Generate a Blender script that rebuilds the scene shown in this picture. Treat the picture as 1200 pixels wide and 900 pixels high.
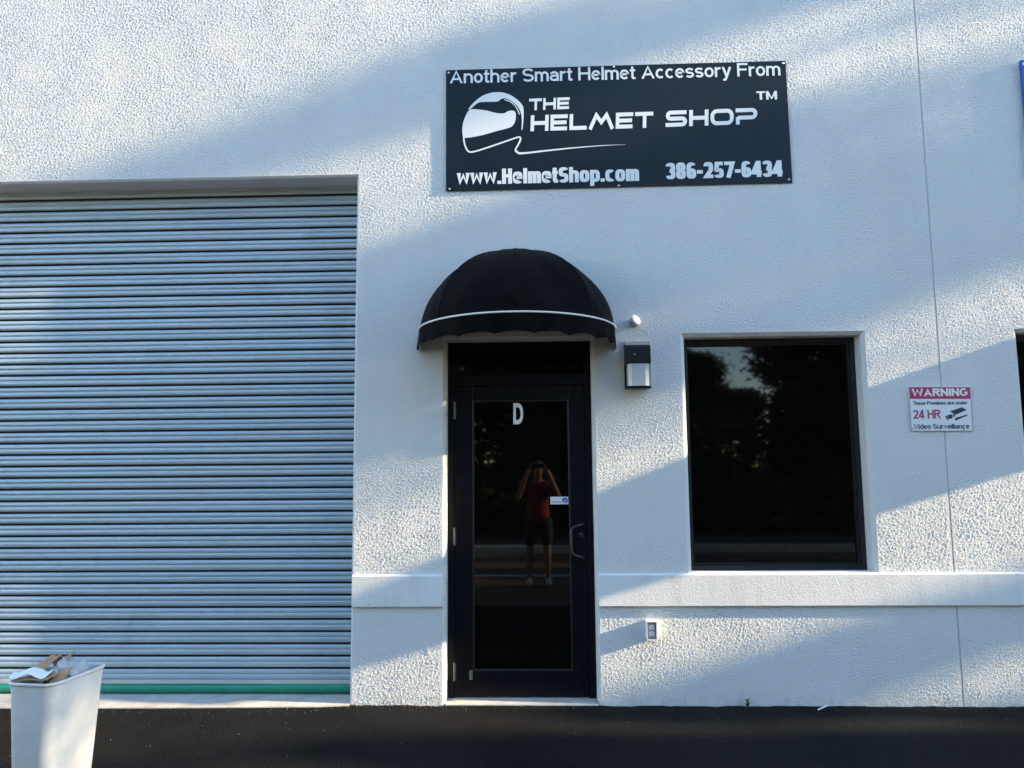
import bpy, bmesh, math, random
import numpy as np
from mathutils import Vector, Matrix

for o in list(bpy.data.objects): bpy.data.objects.remove(o, do_unlink=True)
S = bpy.context.scene
COL = S.collection
R = math.radians
random.seed(7)
rng = np.random.default_rng(11)

# ------------------------------------------------------------------ camera
CAM = Vector((0.0, -5.2, 1.578))
F_PX, PITCH, YAW, ROLL = 881.1, 0.108805, 0.032886, -0.0084893
fw = Vector((-math.sin(YAW)*math.cos(PITCH), math.cos(YAW)*math.cos(PITCH), math.sin(PITCH)))
rt0 = fw.cross(Vector((0, 0, 1))).normalized(); up0 = rt0.cross(fw)
rt = rt0*math.cos(ROLL)+up0*math.sin(ROLL); up = -rt0*math.sin(ROLL)+up0*math.cos(ROLL)
cd = bpy.data.cameras.new('camera'); cam = bpy.data.objects.new('camera', cd); COL.objects.link(cam)
cd.sensor_width = 36; cd.lens = F_PX/1200*36; cd.clip_start = 0.02; cd.clip_end = 2000
M4 = Matrix((rt, up, -fw)).transposed().to_4x4(); M4.translation = CAM
cam.matrix_world = M4
S.camera = cam

# ------------------------------------------------------------------ sky, sun, exposure
SK, SM = 0.086, 0.31                        # towards the sun: (1, -SK, SM)
sund = Vector((1, -SK, SM)).normalized()
wd = bpy.data.worlds.new('World'); S.world = wd; wd.use_nodes = True
nt = wd.node_tree; bg = nt.nodes['Background']
sky = nt.nodes.new('ShaderNodeTexSky'); sky.sky_type = 'NISHITA'; sky.sun_disc = False
sky.sun_elevation = math.asin(sund.z); sky.sun_rotation = math.atan2(sund.x, sund.y)
sky.air_density = 1.0; sky.dust_density = 0.0; sky.ozone_density = 1.3
nt.links.new(sky.outputs[0], bg.inputs[0]); bg.inputs[1].default_value = 0.15
sl = bpy.data.lights.new('sun', 'SUN'); sl.energy = 3.9; sl.angle = R(0.53); sl.color = (1.0, 0.79, 0.50)
so = bpy.data.objects.new('sun', sl); COL.objects.link(so)
so.rotation_euler = (-sund).to_track_quat('-Z', 'Y').to_euler(); so.location = (20, -10, 15)
S.view_settings.view_transform = 'Standard'; S.view_settings.look = 'None'
S.view_settings.exposure = 2.3; S.view_settings.gamma = 1.0
S.view_settings.use_curve_mapping = False

# ------------------------------------------------------------------ photo pixel -> wall plane y=d / ground
def ray(px, py): return fw*F_PX+rt*(px-600)-up*(py-450)
def W(px, py, d=0.0):
    r = ray(px, py); t = (d-CAM.y)/r.y
    return CAM.x+r.x*t, CAM.z+r.z*t

# ------------------------------------------------------------------ helpers
def link(o, parent=None):
    COL.objects.link(o)
    if parent: o.parent = parent
    return o
def tag(o, label=None, cat=None, group=None, kind=None):
    if label: o['label'] = label
    if cat: o['category'] = cat
    if group: o['group'] = group
    if kind: o['kind'] = kind
    return o
def empty(name, loc, label=None, cat=None, group=None):
    o = bpy.data.objects.new(name, None); o.empty_display_size = 0.1; link(o); o.location = loc
    return tag(o, label, cat, group)
def obj(name, bm, mat, parent=None, loc=(0, 0, 0), smooth=False):
    if isinstance(bm, bpy.types.Mesh): me = bm
    else:
        bmesh.ops.recalc_face_normals(bm, faces=bm.faces)
        me = bpy.data.meshes.new(name); bm.to_mesh(me); bm.free()
    if smooth:
        for p in me.polygons: p.use_smooth = True
    if mat and not me.materials: me.materials.append(mat)
    o = bpy.data.objects.new(name, me); link(o, parent); o.location = loc
    return o
def smooth_angle(o, ang=35):
    me = o.data
    for p in me.polygons: p.use_smooth = True
    me.set_sharp_from_angle(angle=R(ang))
def box(bm, x0, x1, y0, y1, z0, z1, bev=0.0, seg=2):
    r = bmesh.ops.create_cube(bm, size=1.0)
    vs = r['verts']
    for v in vs:
        v.co = Vector(((x0+x1)/2+v.co.x*(x1-x0), (y0+y1)/2+v.co.y*(y1-y0), (z0+z1)/2+v.co.z*(z1-z0)))
    if bev > 0:
        es = list({e for v in vs for e in v.link_edges})
        bmesh.ops.bevel(bm, geom=es, offset=bev, segments=seg, affect='EDGES', profile=0.5)
    return bm
def tube(bm, pts, rad, n=10, caps=True):
    pts = [Vector(p) for p in pts]; rings = []
    m = len(pts)
    rad = rad if isinstance(rad, (list, tuple)) else [rad]*m
    ref = None
    for i, p in enumerate(pts):
        t = ((pts[min(i+1, m-1)]-pts[max(i-1, 0)])).normalized()
        if ref is None: ref = Vector((0, 0, 1)) if abs(t.z) < 0.9 else Vector((1, 0, 0))
        a = t.cross(ref).normalized(); b = t.cross(a).normalized(); ref = b.cross(t) if b.cross(t).length > 0 else ref
        ref = a.cross(t).normalized()
        rings.append([bm.verts.new(p+(a*math.cos(2*math.pi*k/n)+b*math.sin(2*math.pi*k/n))*rad[i]) for k in range(n)])
    for i in range(m-1):
        for k in range(n):
            bm.faces.new((rings[i][k], rings[i][(k+1) % n], rings[i+1][(k+1) % n], rings[i+1][k]))
    if caps: bm.faces.new(rings[0]); bm.faces.new(rings[-1][::-1])
    return bm
def prism(bm, poly, y0, y1):
    """2-D polygon (x,z) extruded from y0 to y1"""
    a = [bm.verts.new((p[0], y0, p[1])) for p in poly]; b = [bm.verts.new((p[0], y1, p[1])) for p in poly]
    n = len(poly); bm.faces.new(a); bm.faces.new(b[::-1])
    for i in range(n): bm.faces.new((a[i], b[i], b[(i+1) % n], a[(i+1) % n]))
    return bm
def xprism(bm, poly, x0, x1):
    """2-D polygon (y,z) extruded from x0 to x1"""
    a = [bm.verts.new((x0, p[0], p[1])) for p in poly]; b = [bm.verts.new((x1, p[0], p[1])) for p in poly]
    n = len(poly); bm.faces.new(a); bm.faces.new(b[::-1])
    for i in range(n): bm.faces.new((a[i], b[i], b[(i+1) % n], a[(i+1) % n]))
    return bm

# ------------------------------------------------------------------ materials
def mat(name, color=(0.5, 0.5, 0.5), rough=0.6, metal=0.0, spec=0.5, ior=1.5):
    m = bpy.data.materials.new(name); m.use_nodes = True
    b = m.node_tree.nodes['Principled BSDF']
    b.inputs['Base Color'].default_value = (*color, 1); b.inputs['Roughness'].default_value = rough
    b.inputs['Metallic'].default_value = metal; b.inputs['IOR'].default_value = ior
    b.inputs['Specular IOR Level'].default_value = spec
    return m
def N(m, typ, **kw):
    n = m.node_tree.nodes.new(typ)
    for k, v in kw.items():
        if k in n.inputs: n.inputs[k].default_value = v
        else: setattr(n, k, v)
    return n
def L(m, a, b): m.node_tree.links.new(a, b)
def bsdf(m): return m.node_tree.nodes['Principled BSDF']
def coords(m, scale=(1, 1, 1), kind='Object'):
    tc = N(m, 'ShaderNodeTexCoord'); mp = N(m, 'ShaderNodeMapping'); mp.inputs['Scale'].default_value = scale
    L(m, tc.outputs[kind], mp.inputs['Vector']); return mp.outputs['Vector']
def noise(m, vec, scale, detail=3, rough=0.5, dist=0.0):
    n = N(m, 'ShaderNodeTexNoise', Scale=scale, Detail=detail, Roughness=rough, Distortion=dist)
    L(m, vec, n.inputs['Vector']); return n.outputs['Fac']
def ramp(m, fac, stops):
    r = N(m, 'ShaderNodeValToRGB'); e = r.color_ramp.elements
    while len(e) < len(stops): e.new(0.5)
    for i, (p, c) in enumerate(stops):
        e[i].position = p; e[i].color = (*c, 1) if len(c) == 3 else c
    L(m, fac, r.inputs['Fac']); return r.outputs['Color']
def mrange(m, fac, a, b, c=0.0, d=1.0):
    r = N(m, 'ShaderNodeMapRange'); r.inputs['From Min'].default_value = a; r.inputs['From Max'].default_value = b
    r.inputs['To Min'].default_value = c; r.inputs['To Max'].default_value = d
    L(m, fac, r.inputs['Value']); return r.outputs['Result']
def mixc(m, fac, a, b, blend='MIX'):
    x = N(m, 'ShaderNodeMix', data_type='RGBA', blend_type=blend)
    for s, i in ((fac, 0), (a, 6), (b, 7)):
        if isinstance(s, (tuple, list)): x.inputs[i].default_value = (*s, 1)
        elif isinstance(s, (int, float)): x.inputs[i].default_value = s
        else: L(m, s, x.inputs[i])
    return x.outputs[2]
def math2(m, op, a, b=0.0):
    x = N(m, 'ShaderNodeMath', operation=op)
    for s, i in ((a, 0), (b, 1)):
        if isinstance(s, (int, float)): x.inputs[i].default_value = s
        else: L(m, s, x.inputs[i])
    return x.outputs[0]
def bump(m, h, dist, strength=1.0):
    b = N(m, 'ShaderNodeBump'); b.inputs['Strength'].default_value = strength; b.inputs['Distance'].default_value = dist
    L(m, h, b.inputs['Height']); L(m, b.outputs['Normal'], bsdf(m).inputs['Normal']); return b

# white painted dash stucco
def stucco_mat(name, amp, fine):
    m = mat(name, (0.80, 0.80, 0.79), 0.75, spec=0.25)
    v = coords(m)
    n1 = noise(m, v, 110, 3.0, 0.65, 0.0)
    n2 = noise(m, v, 26, 2.0, 0.5)
    n3 = noise(m, v, 170, 2.0, 0.6)
    h = math2(m, 'ADD', mrange(m, n1, 0.28, 0.66), math2(m, 'ADD', math2(m, 'MULTIPLY', n2, 0.55), math2(m, 'MULTIPLY', n3, fine)))
    bump(m, h, amp)
    big = noise(m, coords(m, (0.6, 0.6, 0.22)), 2.2, 4, 0.6)
    c = mixc(m, mrange(m, big, 0.35, 0.75), (0.76, 0.76, 0.75), (0.69, 0.69, 0.68))
    sp = noise(m, v, 9, 5, 0.65)
    c = mixc(m, mrange(m, sp, 0.66, 0.78, 0, 0.35), c, (0.58, 0.57, 0.54))
    # splash dirt of the lowest centimetres
    g = N(m, 'ShaderNodeSeparateXYZ'); tc = N(m, 'ShaderNodeTexCoord'); L(m, tc.outputs['Object'], g.inputs[0])
    lo = math2(m, 'MULTIPLY', mrange(m, g.outputs['Z'], 0.10, 0.0), mrange(m, noise(m, v, 14, 4, 0.7), 0.45, 0.65))
    c = mixc(m, math2(m, 'MULTIPLY', lo, 0.4), c, (0.34, 0.31, 0.27))
    L(m, c, bsdf(m).inputs['Base Color'])
    return m
M = {}
M['stucco'] = stucco_mat('stucco', 0.0045, 0.22)
M['band'] = stucco_mat('smooth_stucco', 0.0016, 0.5)
m = M['band']; v = coords(m, (1, 1, 0.12))
# rain streaks on the band
st = mrange(m, noise(m, v, 9, 4, 0.6), 0.50, 0.72, 0, 0.45)
old = bsdf(m).inputs['Base Color'].links[0].from_socket
L(m, mixc(m, st, old, (0.50, 0.49, 0.46)), bsdf(m).inputs['Base Color'])
M['sealant'] = mat('joint_sealant', (0.52, 0.52, 0.51), 0.7)
M['roof'] = mat('roof_membrane', (0.6, 0.6, 0.58), 0.8)
m = M['concrete'] = mat('concrete', (0.5, 0.48, 0.44), 0.85)
v = coords(m); n1 = noise(m, v, 6, 6, 0.65)
L(m, ramp(m, n1, [(0.3, (0.36, 0.34, 0.31)), (0.7, (0.56, 0.54, 0.50))]), bsdf(m).inputs['Base Color']); bump(m, noise(m, v, 120, 3, 0.6), 0.002)
# fresh dark asphalt
m = M['asphalt'] = mat('sealed_asphalt', (0.03, 0.03, 0.032), 0.75, spec=0.08)
v = coords(m); vo = N(m, 'ShaderNodeTexVoronoi', Scale=95.0); L(m, v, vo.inputs['Vector'])
n1 = noise(m, v, 160, 3, 0.6); n2 = noise(m, v, 1.3, 5, 0.6)
c = mixc(m, mrange(m, n2, 0.35, 0.7), (0.0060, 0.0064, 0.0072), (0.0130, 0.0128, 0.0124))
c = mixc(m, mrange(m, n1, 0.64, 0.76, 0, 0.6), c, (0.15, 0.14, 0.125))
L(m, c, bsdf(m).inputs['Base Color'])
bump(m, math2(m, 'ADD', vo.outputs['Distance'], math2(m, 'MULTIPLY', n1, 0.6)), 0.012)
# older asphalt with leaf dust
m = M['old_asphalt'] = mat('old_asphalt', (0.07, 0.06, 0.05), 0.8, spec=0.3)
v = coords(m); n1 = noise(m, v, 0.7, 6, 0.65); n2 = noise(m, v, 60, 3, 0.6)
c = mixc(m, mrange(m, n1, 0.35, 0.65), (0.090, 0.066, 0.045), (0.17, 0.12, 0.075))
c = mixc(m, mrange(m, n2, 0.6, 0.75, 0, 0.6), c, (0.22, 0.17, 0.11))
L(m, c, bsdf(m).inputs['Base Color']); bump(m, n2, 0.006)
m = M['grass_soil'] = mat('leaf_litter', (0.08, 0.07, 0.04), 0.9)
v = coords(m); n1 = noise(m, v, 1.5, 6, 0.7)
L(m, ramp(m, n1, [(0.35, (0.035, 0.05, 0.018)), (0.6, (0.10, 0.08, 0.04))]), bsdf(m).inputs['Base Color']); bump(m, noise(m, v, 25, 4, 0.7), 0.03)
M['grit'] = mat('grit', (0.10, 0.09, 0.08), 0.8)
M['paint_line'] = mat('road_paint', (0.75, 0.74, 0.70), 0.7)
# galvanised curtain: grain runs along the slats
m = M['slat'] = mat('galvanised_slat', (0.46, 0.49, 0.51), 0.45, metal=0.35)
gp = N(m, 'ShaderNodeNewGeometry')                              # world position, so that no two slats share their marks
mp_ = N(m, 'ShaderNodeMapping'); mp_.inputs['Scale'].default_value = (0.5, 60, 60); L(m, gp.outputs['Position'], mp_.inputs['Vector'])
n1 = noise(m, mp_.outputs['Vector'], 3, 4, 0.6); n2 = noise(m, gp.outputs['Position'], 2.6, 6, 0.7)
oi = N(m, 'ShaderNodeObjectInfo')
c = mixc(m, mrange(m, n1, 0.3, 0.7), (0.36, 0.44, 0.50), (0.49, 0.59, 0.66))
c = mixc(m, mrange(m, n2, 0.55, 0.75, 0, 0.5), c, (0.27, 0.29, 0.30))
c = mixc(m, mrange(m, oi.outputs['Random'], 0, 1, 0, 0.35), c, (0.29, 0.37, 0.43))
L(m, c, bsdf(m).inputs['Base Color'])
L(m, mrange(m, n1, 0.2, 0.8, 0.36, 0.52), bsdf(m).inputs['Roughness'])
bump(m, n1, 0.0012)
M['gap_shade_grime'] = mat('interlock_shade_grime', (0.035, 0.04, 0.042), 0.7, metal=0.2)  # grimy slat interlocks, with the shade of the gap painted into the dark tone
M['galv'] = mat('galvanised_bar', (0.55, 0.57, 0.58), 0.5, metal=0.6)
m = M['green_rubber'] = mat('green_rubber', (0.01, 0.23, 0.14), 0.42)
v = coords(m, (1, 3, 3)); n1 = noise(m, v, 7, 5, 0.65)
L(m, mixc(m, mrange(m, n1, 0.5, 0.75, 0, 0.6), (0.008, 0.22, 0.135), (0.05, 0.30, 0.23)), bsdf(m).inputs['Base Color'])
# dark anodised storefront frames
m = M['black_alu'] = mat('black_anodised', (0.0035, 0.0042, 0.0065), 0.35, spec=0.2)
v = coords(m); L(m, mrange(m, noise(m, v, 14, 4, 0.6), 0.3, 0.7, 0.28, 0.5), bsdf(m).inputs['Roughness'])
m = M['bronze_alu'] = mat('bronze_anodised', (0.016, 0.016, 0.018), 0.42, spec=0.3)
m = M['glass'] = mat('tinted_glass', (0.0015, 0.0016, 0.0015), 0.028, spec=0.5, ior=1.5)
v = coords(m); bump(m, noise(m, v, 0.9, 1, 0.4), 0.004, 0.25)
M['steel'] = mat('brushed_steel', (0.55, 0.56, 0.57), 0.35, metal=1.0)
M['hinge'] = mat('hinge_metal', (0.16, 0.16, 0.165), 0.45, metal=0.8)
M['dull_steel'] = mat('dull_steel', (0.07, 0.07, 0.075), 0.4, metal=0.9)
# awning canvas
m = M['canvas'] = mat('black_canvas', (0.010, 0.010, 0.011), 0.75, spec=0.05)
v = coords(m); n1 = noise(m, v, 3.5, 5, 0.6)
L(m, mixc(m, mrange(m, n1, 0.45, 0.75), (0.0016, 0.0017, 0.0020), (0.0060, 0.0058, 0.0054)), bsdf(m).inputs['Base Color'])
bsdf(m).inputs['Sheen Weight'].default_value = 0.02
bump(m, math2(m, 'ADD', noise(m, v, 6, 2, 0.5), math2(m, 'MULTIPLY', noise(m, v, 300, 1, 0.5), 0.06)), 0.012)
M['white_trim'] = mat('white_piping', (0.78, 0.77, 0.74), 0.6)
M['frame_tube'] = mat('awning_frame_tube', (0.25, 0.25, 0.25), 0.45, metal=0.8)
# signs
m = M['sign_navy'] = mat('navy_sign_face', (0.014, 0.030, 0.055), 0.36, spec=0.22)
v = coords(m); n1 = noise(m, v, 1.6, 5, 0.6)
L(m, mixc(m, mrange(m, n1, 0.35, 0.7), (0.0050, 0.0110, 0.0190), (0.0085, 0.0155, 0.0250)), bsdf(m).inputs['Base Color'])
L(m, mrange(m, n1, 0.3, 0.7, 0.30, 0.44), bsdf(m).inputs['Roughness'])
M['vinyl_white'] = mat('white_vinyl', (0.80, 0.80, 0.79), 0.45)
M['sign_blue'] = mat('blue_sign_face', (0.01, 0.07, 0.38), 0.4)
M['sign_white'] = mat('white_sign_face', (0.72, 0.74, 0.74), 0.45)
M['sign_red'] = mat('faded_red_print', (0.42, 0.030, 0.11), 0.5)
M['print_dark'] = mat('dark_print', (0.025, 0.03, 0.05), 0.5)
M['print_blue'] = mat('blue_print', (0.02, 0.10, 0.35), 0.5)
M['print_pale'] = mat('pale_blue_print', (0.35, 0.45, 0.62), 0.5)
# lamp, outlet, sensor
M['lamp_black'] = mat('black_lamp_housing', (0.006, 0.006, 0.007), 0.4, spec=0.2)
M['lamp_plate'] = mat('beige_back_plate', (0.46, 0.44, 0.38), 0.6)
m = M['lens'] = mat('prismatic_lens', (0.62, 0.65, 0.68), 0.18, spec=0.6)
bsdf(m).inputs['Transmission Weight'].default_value = 0.35
wv = N(m, 'ShaderNodeTexWave', Scale=40.0); L(m, coords(m), wv.inputs['Vector']); bump(m, wv.outputs['Fac'], 0.001, 0.3)
M['white_plastic'] = mat('white_plastic', (0.76, 0.76, 0.74), 0.4)
M['grey_plastic'] = mat('grey_plastic', (0.33, 0.33, 0.34), 0.45)
# bin and rubbish
m = M['bin'] = mat('scuffed_white_bin', (0.70, 0.71, 0.72), 0.42, spec=0.5)
v = coords(m); n1 = noise(m, v, 5, 6, 0.7); n2 = noise(m, coords(m, (1, 1, 0.35)), 28, 5, 0.7)
c = mixc(m, mrange(m, n1, 0.42, 0.7), (0.72, 0.73, 0.74), (0.60, 0.60, 0.58))
c = mixc(m, mrange(m, n2, 0.66, 0.74, 0, 0.8), c, (0.30, 0.28, 0.25))
L(m, c, bsdf(m).inputs['Base Color']); L(m, mrange(m, n1, 0.3, 0.7, 0.34, 0.55), bsdf(m).inputs['Roughness']); bump(m, n1, 0.004)
m = M['cardboard'] = mat('cardboard', (0.26, 0.17, 0.10), 0.8)
v = coords(m); L(m, mixc(m, noise(m, v, 18, 5, 0.7), (0.32, 0.19, 0.10), (0.48, 0.31, 0.18)), bsdf(m).inputs['Base Color'])
wv = N(m, 'ShaderNodeTexWave', Scale=60.0); L(m, v, wv.inputs['Vector']); bump(m, wv.outputs['Fac'], 0.0015, 0.5)
M['paper'] = mat('white_paper', (0.76, 0.77, 0.78), 0.7)
m = M['plastic_bag'] = mat('plastic_film', (0.70, 0.76, 0.82), 0.22, spec=0.6)
bsdf(m).inputs['Transmission Weight'].default_value = 0.4
bump(m, noise(m, coords(m), 22, 5, 0.7, 0.8), 0.02)
# foliage, bark
def leaf_mat(name, a, b):
    m = mat(name, a, 0.55, spec=0.3)
    g = N(m, 'ShaderNodeNewGeometry'); c = mixc(m, g.outputs['Random Per Island'], a, b)
    L(m, c, bsdf(m).inputs['Base Color'])
    tr = N(m, 'ShaderNodeBsdfTranslucent'); L(m, c, tr.inputs['Color'])
    ad = N(m, 'ShaderNodeMixShader'); ad.inputs[0].default_value = 0.3
    L(m, bsdf(m).outputs[0], ad.inputs[1]); L(m, tr.outputs[0], ad.inputs[2])
    L(m, ad.outputs[0], m.node_tree.nodes['Material Output'].inputs['Surface']); return m
M['oak_leaf'] = leaf_mat('oak_leaf', (0.028, 0.050, 0.014), (0.075, 0.095, 0.028))
M['olive_leaf'] = leaf_mat('olive_leaf', (0.050, 0.060, 0.018), (0.115, 0.105, 0.035))
M['pine_leaf'] = leaf_mat('pine_leaf', (0.025, 0.045, 0.015), (0.055, 0.080, 0.028))
M['bush_leaf'] = leaf_mat('bush_leaf', (0.030, 0.045, 0.014), (0.085, 0.085, 0.030))
m = M['bark'] = mat('bark', (0.10, 0.075, 0.055), 0.9)
v = coords(m, (1, 1, 0.2)); n1 = noise(m, v, 14, 5, 0.7)
L(m, mixc(m, n1, (0.05, 0.038, 0.028), (0.15, 0.12, 0.09)), bsdf(m).inputs['Base Color']); bump(m, n1, 0.03)
# person
m = M['skin'] = mat('skin', (0.30, 0.16, 0.10), 0.5); bsdf(m).inputs['Subsurface Weight'].default_value = 0.08
M['hair'] = mat('dark_hair', (0.02, 0.014, 0.01), 0.6)
M['red_cloth'] = mat('red_cotton', (0.20, 0.010, 0.022), 0.85)
M['navy_cloth'] = mat('dark_shorts_cloth', (0.012, 0.013, 0.018), 0.85)
M['shoe'] = mat('pale_grey_shoe', (0.50, 0.50, 0.50), 0.6)
M['phone'] = mat('phone_black', (0.01, 0.01, 0.012), 0.25)

# ------------------------------------------------------------------ ground
def gz(y): return -0.022*min(max(-y, 0.0), 6.0)
def sheet(name, x0, x1, ys, dz, m_, label=None):
    bm = bmesh.new()
    xs = [x0, x1]
    rows = [[bm.verts.new((x, y, gz(y)+dz)) for x in xs] for y in ys]
    for i in range(len(ys)-1): bm.faces.new((rows[i][0], rows[i][1], rows[i+1][1], rows[i+1][0]))
    o = obj(name, bm, m_); tag(o, kind='structure')
    if label: o['label'] = label
    return o
sheet('ground', -600, 600, [600, 30, 0, -6, -600], -0.012, M['old_asphalt'], 'weathered brown asphalt lot in front of the building')
# sealed strip: its inner edge wanders a little along the wall and the concrete apron
bm = bmesh.new(); xs = np.arange(-30, 30.01, 0.05); prev = None
for x in xs:
    e = -0.008+0.012*math.sin(x*7.1)*math.sin(x*3.3+1)+random.uniform(-0.014, 0.006)
    if x < -1.40: e = -0.022+0.018*(x+1.40)*0.9+random.uniform(-0.007, 0.004)
    elif x < -1.26: e = -0.012+random.uniform(-0.006, 0.004)
    if x < -4.95: e = -0.004
    cur = [bm.verts.new((x, min(e, 0.0), -0.002)), bm.verts.new((x, -0.3, gz(-0.3))), bm.verts.new((x, -1.5, gz(-1.5))), bm.verts.new((x, -3.7+0.03*math.sin(x*1.7), gz(-3.7)))]
    if prev:
        for k in range(3): bm.faces.new((prev[k], prev[k+1], cur[k+1], cur[k]))
    prev = cur
tag(obj('asphalt_apron', bm, M['asphalt'], smooth=True), 'fresh black asphalt strip along the foot of the wall', kind='structure')
o = sheet('painted_line', -40, 40, [-6.55, -6.70], -0.006, M['paint_line'], 'white painted line across the lot behind the photographer')
# kerb and verge across the lot
bm = bmesh.new(); box(bm, -60, 60, -9.9, -9.7, -0.6, gz(-9)+0.13, 0.02)
tag(obj('kerb', bm, M['concrete']), 'low concrete kerb across the lot', kind='structure')
bm = bmesh.new(); n = 60
gr = [[bm.verts.new((x, y, gz(y)+0.08+0.10*math.sin(x*0.31+y*0.2)*min(1, (-9.9-y)/4))) for x in np.linspace(-60, 60, n)] for y in np.linspace(-9.9, -60, 26)]
for i in range(25):
    for j in range(n-1): bm.faces.new((gr[i][j], gr[i][j+1], gr[i+1][j+1], gr[i+1][j]))
tag(obj('verge', bm, M['grass_soil'], smooth=True), 'leaf strewn grass verge under the trees', kind='structure')

# ------------------------------------------------------------------ building
XJ = 2.760                                                     # control joint
BT = 6.6                                                       # parapet height
bld = empty('commercial_building', (0, 0, 0), 'white stucco commercial building with roller door, entry door and windows', 'building')
def stucco_field(nx, nz, cell, seed):
    """band-limited random relief (metres), as dashed stucco has"""
    g_ = np.random.default_rng(seed); f = np.fft.rfft2(g_.normal(size=(nz, nx)))
    k = np.hypot(np.fft.fftfreq(nz, cell)[:, None], np.fft.rfftfreq(nx, cell)[None, :])
    out = np.zeros((nz, nx))
    for lam, wd_, amp in ((0.0165, 0.30, 1.0), (0.032, 0.35, 0.45)):
        k0 = 1/lam; flt = np.exp(-((np.log(np.maximum(k, 1e-3)/k0))/wd_)**2/2); a_ = np.fft.irfft2(f*flt, s=(nz, nx)); out += amp*a_/a_.std()
    out /= out.std()
    lo_ = np.fft.irfft2(f*np.exp(-(k*0.28)**2), s=(nz, nx)); lo_ /= lo_.std(); lo2 = np.fft.irfft2(f*np.exp(-(k*0.11)**2), s=(nz, nx)); lo2 /= lo2.std()
    out = out*np.clip(1.0+0.16*lo_, 0.6, 1.5)+0.10*lo2      # patchy coat, slight trowel waves
    return np.tanh(out*0.8)*0.9+0.25*np.maximum(out-0.6, 0)
FINE = (-4.5, 4.0, -0.02, 5.3); CELL = 0.0065; RELIEF = 0.0013
def wall_panel(x0, x1, holes, name='wall_panel'):
    """front near y=0 with stucco relief; holes: x0,x1,z0,z1 clear opening, depth, chamfer"""
    z0, z1 = -0.3, BT
    ex = [(a-ch, b+ch, c if c <= z0 else c-ch, d+ch) for (a, b, c, d, dep, ch) in holes]
    def axis(lo, hi, cuts, f0, f1):
        br = sorted({lo, hi, *[c for c in (*cuts, f0, f1) if lo <= c <= hi]}); out = [br[0]]
        for a, b in zip(br[:-1], br[1:]):
            n_ = max(1, round((b-a)/CELL)) if a >= f0-1e-6 and b <= f1+1e-6 else max(1, int((b-a)/0.5))
            out += [a+(b-a)*(k+1)/n_ for k in range(n_)]
        return np.array(out)
    xs = axis(x0, x1, [e[0] for e in ex]+[e[1] for e in ex], FINE[0], FINE[1]); zs = axis(z0, z1, [e[2] for e in ex]+[e[3] for e in ex], FINE[2], FINE[3])
    nx, nz = len(xs), len(zs); XX, ZZ = np.meshgrid(xs, zs)
    hgt = stucco_field(nx, nz, CELL, int(abs(x0)*10))*RELIEF
    # relief fades out at arrises, panel ends and the end of the fine zone
    dist = np.minimum.reduce([XX-x0, x1-XX, np.clip(XX-FINE[0], 0, None), np.clip(FINE[1]-XX, 0, None), np.clip(FINE[3]-ZZ, 0, None)])
    for e in ex:
        dx = np.maximum(np.maximum(e[0]-XX, XX-e[1]), 0); dz = np.maximum(np.maximum(e[2]-ZZ, ZZ-e[3]), 0); dist = np.minimum(dist, np.hypot(dx, dz))
    if x0 < -5:                                                # trowel scar on the pier left of the door
        ax, az, bx, bz = -0.845, 0.545, -0.735, 0.30; t_ = np.clip(((XX-ax)*(bx-ax)+(ZZ-az)*(bz-az))/((bx-ax)**2+(bz-az)**2), 0, 1)
        dd = np.hypot(XX-ax-t_*(bx-ax), ZZ-az-t_*(bz-az)); hgt += 0.0028*np.exp(-(dd/0.012)**2)*np.sin(math.pi*np.clip(t_*0.9+0.05, 0, 1))
    hgt *= np.clip(dist/0.022, 0, 1)
    co = np.stack([XX, -hgt, ZZ], -1).reshape(-1, 3)
    cx = (xs[:-1]+xs[1:])/2; cz = (zs[:-1]+zs[1:])/2; CX, CZ = np.meshgrid(cx, cz); keep = np.ones(CX.shape, bool)
    for e in ex: keep &= ~((CX > e[0]) & (CX < e[1]) & (CZ > e[2]) & (CZ < e[3]))
    jj, ii = np.nonzero(keep); b = jj*nx+ii
    F = np.stack([b, b+1, b+nx+1, b+nx], 1)
    extra = []; EF = []
    def quad(*ps):
        n_ = len(co)+len(extra); extra.extend(ps); EF.append((n_, n_+1, n_+2, n_+3))
    for (a, b_, c, d, dep, ch), e in zip(holes, ex):
        out = [(e[0], e[2]), (e[0], e[3]), (e[1], e[3]), (e[1], e[2])]; inn = [(a, c), (a, d), (b_, d), (b_, c)]
        for k in (range(3) if c <= z0 else range(4)):
            l = (k+1) % 4
            quad((out[k][0], 0, out[k][1]), (out[l][0], 0, out[l][1]), (inn[l][0], ch, inn[l][1]), (inn[k][0], ch, inn[k][1]))
            quad((inn[k][0], ch, inn[k][1]), (inn[l][0], ch, inn[l][1]), (inn[l][0], dep+0.12, inn[l][1]), (inn[k][0], dep+0.12, inn[k][1]))
    for x in (x0, x1): quad((x, 0, z0), (x, 0, z1), (x, 0.24, z1), (x, 0.24, z0))
    quad((x0, 0, z1), (x1, 0, z1), (x1, 0.24, z1), (x0, 0.24, z1))
    V_ = np.concatenate([co, np.array(extra)]); F = np.concatenate([F, np.array(EF)]); n_ = len(F)
    used = np.zeros(len(V_), bool); used[F.ravel()] = True; mp = np.cumsum(used)-1; V_ = V_[used]; F = mp[F]
    me = bpy.data.meshes.new(name); me.vertices.add(len(V_)); me.vertices.foreach_set('co', V_.ravel())
    me.loops.add(n_*4); me.loops.foreach_set('vertex_index', F.ravel().astype(np.int32)); me.polygons.add(n_); me.polygons.foreach_set('loop_start', np.arange(n_)*4)
    me.polygons.foreach_set('use_smooth', np.concatenate([np.ones(n_-len(EF), bool), np.zeros(len(EF), bool)])); me.update()
    return obj(name, me, M['stucco'], bld)
GX0, GX1, GZ = -4.925, -1.278, 3.672
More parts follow.
